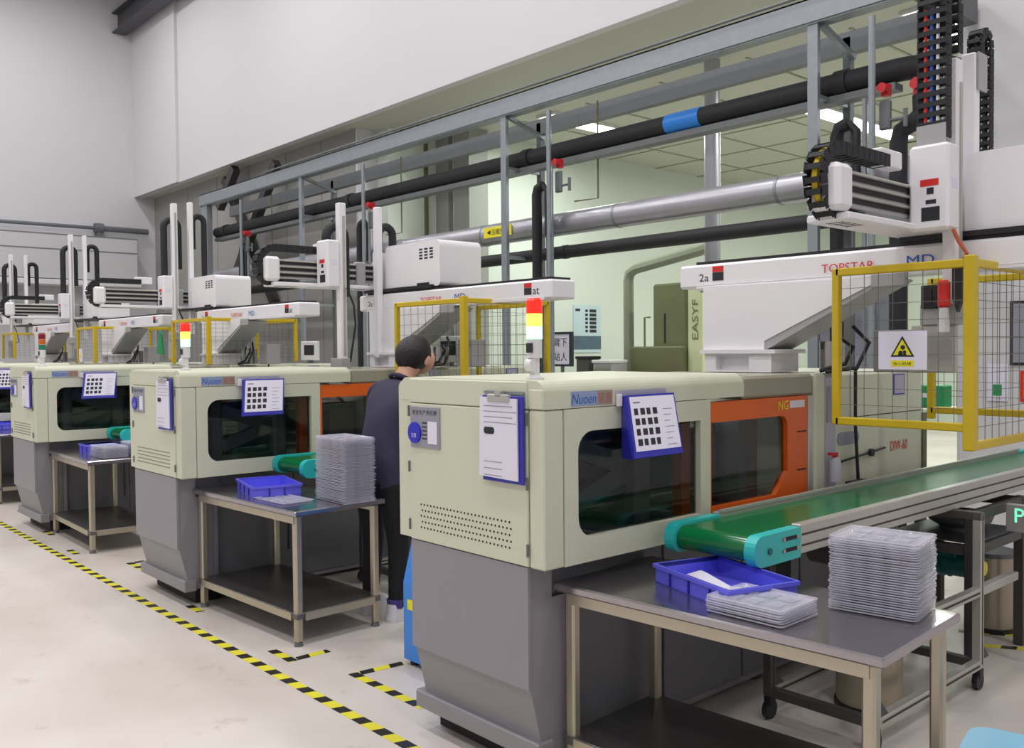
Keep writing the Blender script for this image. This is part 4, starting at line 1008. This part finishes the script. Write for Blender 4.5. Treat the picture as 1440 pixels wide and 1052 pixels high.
# second insulated hose pair near the right end of the rack
o_ = (-2.9, YR+0.15, 0); ep = thing('insulated_elbow_pipe', 'thick grey-black elbow pipe below the red valve at the rack end', 'pipe', o_)
obj('pipe_run', G(o_).tube([(-2.95, YR+0.15, 0.3), (-2.95, YR+0.15, 3.0), (-2.93, YR+0.15, 3.08), (-2.85, YR+0.15, 3.12), (-2.80, YR+0.17, 3.18), (-2.80, YR+0.17, 3.30)], 0.06, 12), 'black_rubber', ep)
obj('red_valve', G(o_).cyl((-2.80, YR+0.13, 3.36), (-2.80, YR+0.06, 3.36), 0.035, None, 12).box(-2.84, -2.76, YR+0.13, YR+0.2, 3.30, 3.42), 'valve_red', ep)
# ================================================================== BACK ROOM
dpz = thing('round_downpipe', 'shiny round grey downpipe from ceiling to floor in the back room', 'pipe', (-6.09, 8.4, 0)); o_ = (-6.09, 8.4, 0)
obj('pipe_shaft', G(o_).cyl((-6.09, 8.4, 0), (-6.09, 8.4, ZS), 0.088, None, 20), 'duct_silver', dpz)
for z in (2.22, 4.0): obj('pipe_flange', G(o_).cyl((-6.09, 8.4, z), (-6.09, 8.4, z+0.05), 0.14, None, 20), 'galv', dpz)
oc = (-8.3, 10.4, 0)
om = thing('olive_press', 'olive and pale green tall press with arched side frame in the back room', 'machine', oc)
obj('main_cabinet', G(oc).box(-8.44, -7.84, 10.2, 10.9, 0.0, 2.52, 0.03), 'olive', om)
obj('side_cabinet', G(oc).box(-8.86, -7.84, 10.12, 10.9, 0.0, 1.635, 0.02), 'olive', om)
obj('pale_panel', G(oc).box(-7.83, -7.59, 10.22, 10.95, 0.0, 2.49, 0.01), 'olive_light', om)
obj('door_seam', G(oc).box(-8.22, -8.20, 10.19, 10.2, 1.68, 2.1), 'dark_gap', om)
obj('arch_frame', G(oc).tube([(-8.84, 10.15, 0), (-8.84, 10.15, 2.60), (-8.81, 10.15, 2.70), (-8.70, 10.15, 2.76), (-7.40, 10.15, 2.95)], 0.075, 8), 'olive_arch', om)
obj('hand_bar', G(oc).tube([(-8.44, 10.15, 2.05), (-8.54, 10.15, 2.05), (-8.54, 10.15, 1.63)], 0.014, 6), 'olive', om)
text('EASYF', 'olive', 0.55, 0.10, (0.60, -0.187, 2.0), '-y', om, 'panel_lettering').rotation_euler = (PI/2, -PI/2, 0)
ps = thing('wall_poster', 'pale poster with text columns and dark photo strip on the back room wall', 'poster', (-10.34, 12.0, 1.7)); o_ = (-10.34, 12.0, 1.7)
obj('poster_sheet', G(o_).box(-10.348, -10.335, 10.53, 11.17, 1.55, 2.32), 'poster_pale', ps)
obj('poster_photo', G(o_).box(-10.335, -10.333, 10.53, 11.17, 1.60, 1.82), 'poster_dark', ps)
g = G(o_)
for k in range(6):
    g.box(-10.335, -10.333, 10.80, 10.86, 1.88+0.066*k, 1.92+0.066*k); g.box(-10.335, -10.333, 10.90, 11.06, 1.875+0.066*k, 1.925+0.066*k)
g.box(-10.335, -10.333, 10.57, 10.68, 2.22, 2.26)
obj('printed_text', g, 'ink', ps)['kind'] = 'stuff'
# framed notice standing in front of the back room
o_ = (-7.49, 7.3, 0); sg = thing('framed_notice', 'white framed notice on posts with two rows of black characters', 'sign', o_)
obj('board', G(o_).box(-7.75, -7.22, 7.3, 7.33, 1.43, 1.78), 'paper', sg)
obj('frame', G(o_).holed((-7.77, -7.20, 1.41, 1.80), (-7.745, -7.225, 1.435, 1.775), [0, 0, 0, 0], 1, 7.285, 7.335), 'ink', sg)
for x in (-7.62, -7.36): obj('post', G(o_).box(x-0.015, x+0.015, 7.30, 7.33, 0, 1.41), 'galv_dark', sg)
text('机械臂下', 'ink', 0.44, 0.10, (0, -0.004, 1.685), '-y', sg, 'notice_lettering')
text('严禁站人', 'ink', 0.44, 0.10, (0, -0.004, 1.52), '-y', sg, 'notice_lettering')
# small office machine on a low cabinet
o_ = (-9.0, 10.0, 0); cb = thing('low_cabinet', 'pale low cabinet under the wall poster in the back room', 'cabinet', o_)
obj('body', G(o_).box(-9.9, -8.60, 9.5, 10.0, 0, 1.12, 0.01), 'wall_back', cb)
obj('top', G(o_).box(-9.93, -8.58, 9.47, 10.03, 1.12, 1.15), 'olive_light', cb)
o_ = (-8.95, 10.0, 1.15); pr_ = thing('printer', 'white and grey office printer on the low cabinet', 'printer', o_)
obj('body', G(o_).box(-9.0, -8.63, 9.55, 9.88, 1.15, 1.40, 0.015), 'robot_grey', pr_)
obj('paper_tray', G(o_).box(-8.96, -8.67, 9.53, 9.63, 1.20, 1.34, 0.01), 'olive_arch', pr_)
obj('lid', G(o_).box(-9.01, -8.62, 9.53, 9.88, 1.405, 1.45, 0.01), 'white_plastic', pr_)
o_ = (-9.45, 10.1, 1.15); bx = thing('dark_parts_box', 'dark grey box beside the printer on the low cabinet', 'box', o_)
obj('body', G(o_).box(-9.38, -9.13, 9.60, 9.85, 1.15, 1.46, 0.01), 'alu_dark', bx); obj('lid', G(o_).box(-9.39, -9.12, 9.59, 9.86, 1.46, 1.50, 0.005), 'black_plastic', bx)
# round table and green case seen through the mesh
o_ = (-3.75, 8.3, 0); rt = thing('round_pedestal_table', 'white round table on chrome star foot behind the nearest cage', 'table', o_)
obj('table_top', G(o_).cyl((-3.75, 8.3, 1.02), (-3.75, 8.3, 1.05), 0.36, None, 28), 'white_plastic', rt)
obj('column', G(o_).cyl((-3.75, 8.3, 0.08), (-3.75, 8.3, 1.02), 0.03, None, 12), 'steel', rt)
for k in range(5):
    a = 2*PI*k/5+0.3; obj('foot_arm', G(o_).sq((-3.75, 8.3, 0.09), (-3.75+0.32*math.cos(a), 8.3+0.32*math.sin(a), 0.02), 0.035), 'steel', rt)
o_ = (-3.7, 8.35, 1.05); gc = thing('green_case', 'green plastic case on the round white table', 'case', o_)
obj('body', G(o_).box(-3.82, -3.52, 8.25, 8.45, 1.05, 1.25, 0.01), 'sign_green', gc); obj('latch', G(o_).box(-3.70, -3.64, 8.24, 8.25, 1.14, 1.18), 'white_plastic', gc)
o_ = (-4.05, 7.75, 0); eb = thing('electric_cabinet', 'blue-grey electric cabinet behind the nearest gantry support', 'cabinet', o_)
obj('body', G(o_).box(-4.35, -3.78, 7.6, 7.9, 0.0, 2.15, 0.01), 'screen_grey', eb); obj('door', G(o_).box(-4.32, -3.81, 7.585, 7.6, 0.1, 2.1, 0.004), 'screen_grey', eb); obj('handle', G(o_).box(-3.87, -3.85, 7.57, 7.585, 1.0, 1.2), 'black_plastic', eb)
# posters on the right wall
def wall_notice(x0, x1, z0, z1, lb, frame, body, strip=None):
    o_ = ((x0+x1)/2, YW, z0); t = thing('wall_notice', lb, 'notice', o_)
    obj('frame', G(o_).box(x0-0.02, x1+0.02, YW-0.012, YW-0.001, z0-0.02, z1+0.02), frame, t)
    obj('sheet', G(o_).box(x0, x1, YW-0.016, YW-0.012, z0, z1), body, t)
    if strip: obj('strip', G(o_).box(x0+0.02, x1-0.02, YW-0.018, YW-0.016, z0+0.02, z0+0.10), strip, t)
wall_notice(-2.51, -2.20, 1.48, 1.90, 'dark framed grey notice on the right wall', 'ink', 'plate_grey')
wall_notice(-2.66, -2.56, 1.22, 1.45, 'small white leaflet with green strip on the right wall', 'paper', 'paper', 'sign_green')
wall_notice(-2.44, -2.36, 1.22, 1.40, 'small orange-red notice at the right edge of the wall', 'label_red', 'orange')

# ================================================================== RIGHT BACKGROUND: feeder stand under the conveyor
so = (-2.02, 4.9, 0)
st = thing('feeder_stand', 'dark profile steel stand under the far part of the nearest conveyor', 'stand', so)
for x in (-2.26, -1.83):
    for y in (4.62, 5.25): obj('leg', G(so).box(x-0.025, x+0.025, y-0.025, y+0.025, 0, 0.80, 0.003), 'alu_dark', st)
for z in (0.60, 0.77):
    for y in (4.62, 5.25): obj('long_bar', G(so).box(-2.235, -1.855, y-0.02, y+0.02, z-0.025, z+0.025, 0.003), 'alu_dark', st)
    obj('side_bar', G(so).box(-1.85, -1.81, 4.645, 5.225, z-0.025, z+0.025, 0.003), 'alu_dark', st)
obj('cross_plate', G(so).box(-2.26, -1.83, 4.645, 5.225, 0.626, 0.634), 'galv_dark', st)
fo = (-2.02, 4.95, 0.635); fb_ = thing('feeder_bowl', 'dark metal parts feeder bowl standing on the profile stand', 'bowl', fo)
obj('bowl', G(fo).lathe([(0.10, 0.0), (0.10, 0.02), (0.15, 0.05), (0.165, 0.09), (0.158, 0.09), (0.13, 0.05), (0.0, 0.045)], fo, 24), 'galv_dark', fb_)
for x in (-2.10, -1.93): obj('bracket', G(fo).sq((x, 4.88, 0.70), (x+0.02, 4.80, 0.745), 0.02), 'black_plastic', fb_)
go = (-1.95, 4.75, 0.42); gm = thing('gear_motor', 'dark green gear motor with yellow end under the profile stand', 'motor', go)
obj('motor_body', G(go).cyl((-2.12, 4.76, 0.49), (-1.86, 4.76, 0.49), 0.06, None, 18).box(-2.06, -1.94, 4.70, 4.82, 0.53, 0.574, 0.005), 'teal_dark', gm)
obj('motor_end', G(go).cyl((-1.86, 4.76, 0.49), (-1.82, 4.76, 0.49), 0.05, 0.035, 18), 'yellow_label', gm)
for x in (-2.05, -2.02, -1.99): obj('cooling_fin', G(go).cyl((x, 4.76, 0.49), (x+0.008, 4.76, 0.49), 0.067, None, 18), 'teal_dark', gm)
po_ = (-1.62, 4.95, 0); pn = thing('led_panel', 'small grey panel on a post with a glowing green letter at the right edge', 'display', po_)
obj('panel', G(po_).box(-1.79, -1.57, 4.94, 4.97, 0.66, 0.80, 0.004), 'robot_grey', pn)
obj('post', G(po_).box(-1.63, -1.60, 4.945, 4.965, 0.0, 0.66), 'alu_dark', pn)
text('P', 'led_green', 0.045, 0.07, (-0.105, -0.0115, 0.745), '-y', pn, 'panel_lettering')
# drums
def drum(x, y, r, h, lb):
    o_ = (x, y, 0); t = thing('metal_drum', lb, 'drum', o_, 0, 'metal drums on the floor')
    obj('shell', G(o_).lathe([(r, 0.02), (r, h*0.5), (r, h)], o_, 28), 'drum_metal', t)
    obj('base_ring', G(o_).cyl((x, y, 0), (x, y, 0.025), r+0.008, None, 28), 'black_plastic', t)
    obj('lid', G(o_).cyl((x, y, h), (x, y, h+0.025), r+0.006, None, 28), 'galv_dark', t)
drum(-1.97, 3.87, 0.14, 0.40, 'metal drum on the floor under the nearest conveyor')
drum(-2.05, 5.45, 0.13, 0.42, 'metal drum on the floor beyond the profile stand')
# spray can beside the machine
o_ = (-2.27, 4.12, 0.947)
sc_ = thing('spray_can', 'white spray can with red nozzle beside the control column of the nearest machine', 'can', o_)
obj('can_body', G(o_).lathe([(0.0, 0.0), (0.027, 0.0), (0.027, 0.10), (0.018, 0.118), (0.010, 0.12)], o_, 18), 'lavender', sc_)
obj('nozzle', G(o_).cyl((-2.27, 4.12, 1.065), (-2.27, 4.12, 1.088), 0.014, None, 12).box(-2.295, -2.26, 4.09, 4.12, 1.075, 1.087), 'valve_red', sc_)

# ================================================================== BLUE CABINET, STOOL, PERSON
o_ = (-3.6, 2.8, 0); bc = thing('blue_cabinet', 'bright blue cabinet with yellow label between worker and nearest machine', 'cabinet', o_)
obj('body', G(o_).prism([(2.66, 0.03), (2.66, 0.42), (2.72, 0.64), (3.05, 0.64), (3.05, 0.03)], 0, -3.84, -3.35), 'blue_cabinet', bc)
obj('yellow_label', G(o_).box(-3.80, -3.74, 2.655, 2.66, 0.29, 0.34), 'yellow_label', bc)
obj('side_recess', G(o_).box(-3.845, -3.84, 2.75, 2.98, 0.40, 0.56), 'label_blue', bc)
for x in (-3.80, -3.39): obj('foot', G(o_).cyl((x, 2.70, 0), (x, 2.70, 0.03), 0.025, None, 10), 'black_plastic', bc)
so_ = (-0.93, 2.72, 0); sl = thing('plastic_stool', 'light blue plastic stool at the lower right corner', 'stool', so_, rad(12))
so0 = (0, 0, 0)
obj('seat', G().prism(rrect(-0.16, 0.16, -0.15, 0.15, 0.06, 5), 2, 0.435, 0.465), 'light_blue', sl)
obj('seat_skirt', G().prism(rrect(-0.153, 0.153, -0.143, 0.143, 0.06, 5), 2, 0.39, 0.435), 'light_blue', sl)
for sx in (-1, 1):
    for sy in (-1, 1): obj('leg', G().sq((sx*0.115, sy*0.105, 0.40), (sx*0.145, sy*0.135, 0.0), 0.035), 'light_blue', sl)

def skin_mesh(name, verts, edges, radii, root, lv=2):
    me = bpy.data.meshes.new(name); me.from_pydata(verts, edges, [])
    o = bpy.data.objects.new(name, me); C.objects.link(o)
    o.modifiers.new('skin', 'SKIN'); 
    if not me.skin_vertices: me.attributes  # layer is created by the modifier's first evaluation
    bm = bmesh.new(); bm.from_mesh(me); lay = bm.verts.layers.skin.verify(); bm.verts.ensure_lookup_table()
    for k, v in enumerate(bm.verts):
        r = radii[k]; v[lay].radius = r if isinstance(r, tuple) else (r, r); v[lay].use_root = (k == root)
    bm.to_mesh(me); bm.free()
    o.modifiers['skin'].use_smooth_shade = True
    s = o.modifiers.new('sub', 'SUBSURF'); s.levels = lv; s.render_levels = lv
    bpy.context.view_layer.update()
    dg = bpy.context.evaluated_depsgraph_get(); out = bpy.data.meshes.new_from_object(o.evaluated_get(dg))
    bpy.data.objects.remove(o)
    for p in out.polygons: p.use_smooth = True
    out.materials.clear()
    return out
def build_person():
    # local frame: the worker faces +X (towards the rear of the nearest machine); origin between the feet
    V = []; E = []; Rr = []
    def add(p, r, par=None):
        V.append(p); Rr.append(r); k = len(V)-1
        if par is not None: E.append((par, k))
        return k
    pel = add((-0.06, 0, 0.93), (0.165, 0.115))
    wai = add((-0.02, 0, 1.07), (0.155, 0.115), pel)
    che = add((0.03, 0, 1.24), (0.175, 0.125), wai)
    upc = add((0.09, 0, 1.37), (0.165, 0.115), che)
    nck = add((0.14, 0, 1.465), 0.062, upc)
    nk2 = add((0.185, 0, 1.53), 0.058, nck)
    hd1 = add((0.235, 0, 1.60), (0.080, 0.088), nk2)
    hd2 = add((0.275, 0, 1.66), (0.078, 0.085), hd1)
    for s in (-1, 1):
        sh = add((0.09, s*0.185, 1.395), 0.072, upc)
        el = add((0.19, s*0.255, 1.13), 0.050, sh)
        wr = add((0.40, s*0.20, 1.03), 0.034, el)
        pm = add((0.47, s*0.185, 1.02), (0.040, 0.022), wr)
        hp = add((-0.05, s*0.10, 0.86), 0.10, pel)
        kn = add((0.0, s*0.11, 0.48), 0.068, hp)
        an = add((-0.03, s*0.115, 0.10), 0.050, kn)
        hl = add((-0.03, s*0.115, 0.06), 0.045, an)
    me = skin_mesh('person', V, E, Rr, 0)
    for m in ('shirt', 'trousers', 'skin'): me.materials.append(MATS[m])
    for p in me.polygons:
        c = p.center; k = 0
        # neckline follows a plane across the leaning neck
        if c.z+0.55*c.x > 1.572 and c.z > 1.42 and abs(c.y) < 0.13: k = 2
        elif c.x > 0.385 and c.z < 1.2: k = 2
        elif c.z < 0.845: k = 1
        p.material_index = k
    return me
pers = bpy.data.objects.new('person', build_person()); C.objects.link(pers)
tag(pers, 'person in dark navy shirt and black trousers bending over beside the nearest machine', 'person')
PLOC = (-4.62, 3.08, 0); PROT = rad(96)
pers.scale = (1.0, 1.07, 0.965); pers.location = PLOC; pers.rotation_euler = (0, 0, PROT)
def ellipsoid(c, r, ry=0.0, n=18, m=12, cut=None, jit=0.0):
    g = G(); vs = []
    for i in range(m+1):
        th = PI*i/m
        for k in range(n):
            a = 2*PI*k/n; q = 1+jit*math.sin(7*a+3*th)*math.sin(5*th+a)
            x, y, z = r[0]*q*math.sin(th)*math.cos(a), r[1]*q*math.sin(th)*math.sin(a), r[2]*q*math.cos(th)
            vs.append((c[0]+x*math.cos(ry)+z*math.sin(ry), c[1]+y, c[2]-x*math.sin(ry)+z*math.cos(ry)))
    g.add(vs, [(i*n+k, i*n+(k+1) % n, (i+1)*n+(k+1) % n, (i+1)*n+k) for i in range(m) for k in range(n)], True)
    return g
hair = ellipsoid((0.232, 0, 1.640), (0.112, 0.102, 0.126), rad(38), 22, 14, jit=0.03)
hair.v = [(x-(0.0 if x < 0.31 else (x-0.31)*0.35), y, z) for x, y, z in hair.v]
ho = obj('hair', hair, 'hair', pers, 'short black hair')
fr_ = ellipsoid((0.315, 0, 1.585), (0.062, 0.072, 0.088), rad(38)); obj('face', fr_, 'skin', pers, 'face turned down')
fe = obj('nose', ellipsoid((0.372, 0, 1.565), (0.020, 0.014, 0.026), rad(38), 10, 8), 'skin', pers)
for s in (-1, 1):
    obj('ear', ellipsoid((0.262, s*0.092, 1.595), (0.022, 0.010, 0.034), rad(30), 10, 8), 'skin', pers)
    obj('eye', ellipsoid((0.367, s*0.03, 1.60), (0.008, 0.012, 0.008), 0, 8, 6), 'ink', pers)
    obj('shirt_sleeve_cuff', G().cyl((0.375, s*0.205, 1.04), (0.405, s*0.199, 1.029), 0.042, None, 14), 'shirt', pers)
    # five fingers
    for k in range(4):
        y = s*(0.158+0.019*k); L = (0.062, 0.074, 0.078, 0.066)[k] if s > 0 else (0.062, 0.074, 0.078, 0.066)[k]
        obj('finger', G().tube([(0.48, y, 1.022), (0.48+L*0.55, y, 1.015), (0.48+L*0.85, y, 0.995), (0.48+L, y, 0.975)], [0.0095, 0.009, 0.0085, 0.006], 8), 'skin', pers)
    obj('thumb', G().tube([(0.44, s*0.150, 1.015), (0.475, s*0.128, 1.008), (0.505, s*0.126, 0.995)], [0.011, 0.010, 0.007], 8), 'skin', pers)
    sho = G(); pr = rrect(-0.10, 0.18, -0.045, 0.045, (0.035, 0.045, 0.045, 0.035), 4)
    sho.prism(pr, 2, 0.0, 0.028); so2 = obj('shoe', sho, 'shoe_white', pers); so2.location = (0, s*0.115, 0)
    up = G(); vs = []
    lv = [(0.0, 0.028, 0.96), (0.0, 0.055, 0.92), (-0.02, 0.085, 0.68), (-0.035, 0.11, 0.52)]
    L0 = rrect(-0.10, 0.18, -0.045, 0.045, (0.035, 0.045, 0.045, 0.035), 4); n = len(L0)
    for (sx, z, k) in lv: vs += [((x-0.0)*k+sx, y*(0.6+0.4*k), z) for x, y in L0]
    up.add(vs, [(i*n+q, i*n+(q+1) % n, (i+1)*n+(q+1) % n, (i+1)*n+q) for i in range(3) for q in range(n)], True); up.add(vs[-n:], [tuple(range(n))])
    obj('shoe_upper', up, 'shoe_white', so2); obj('sock', G().cyl((-0.04, s*0.115, 0.085), (-0.04, s*0.115, 0.135), 0.046, 0.05, 12), 'shoe_purple', pers)
cl = G().tube([(0.128+0.068*math.cos(a*PI/8)*0.75, 0.068*math.sin(a*PI/8), 1.478-0.068*math.cos(a*PI/8)*0.5) for a in range(17)], 0.013, 8); obj('collar', cl, 'shirt', pers)
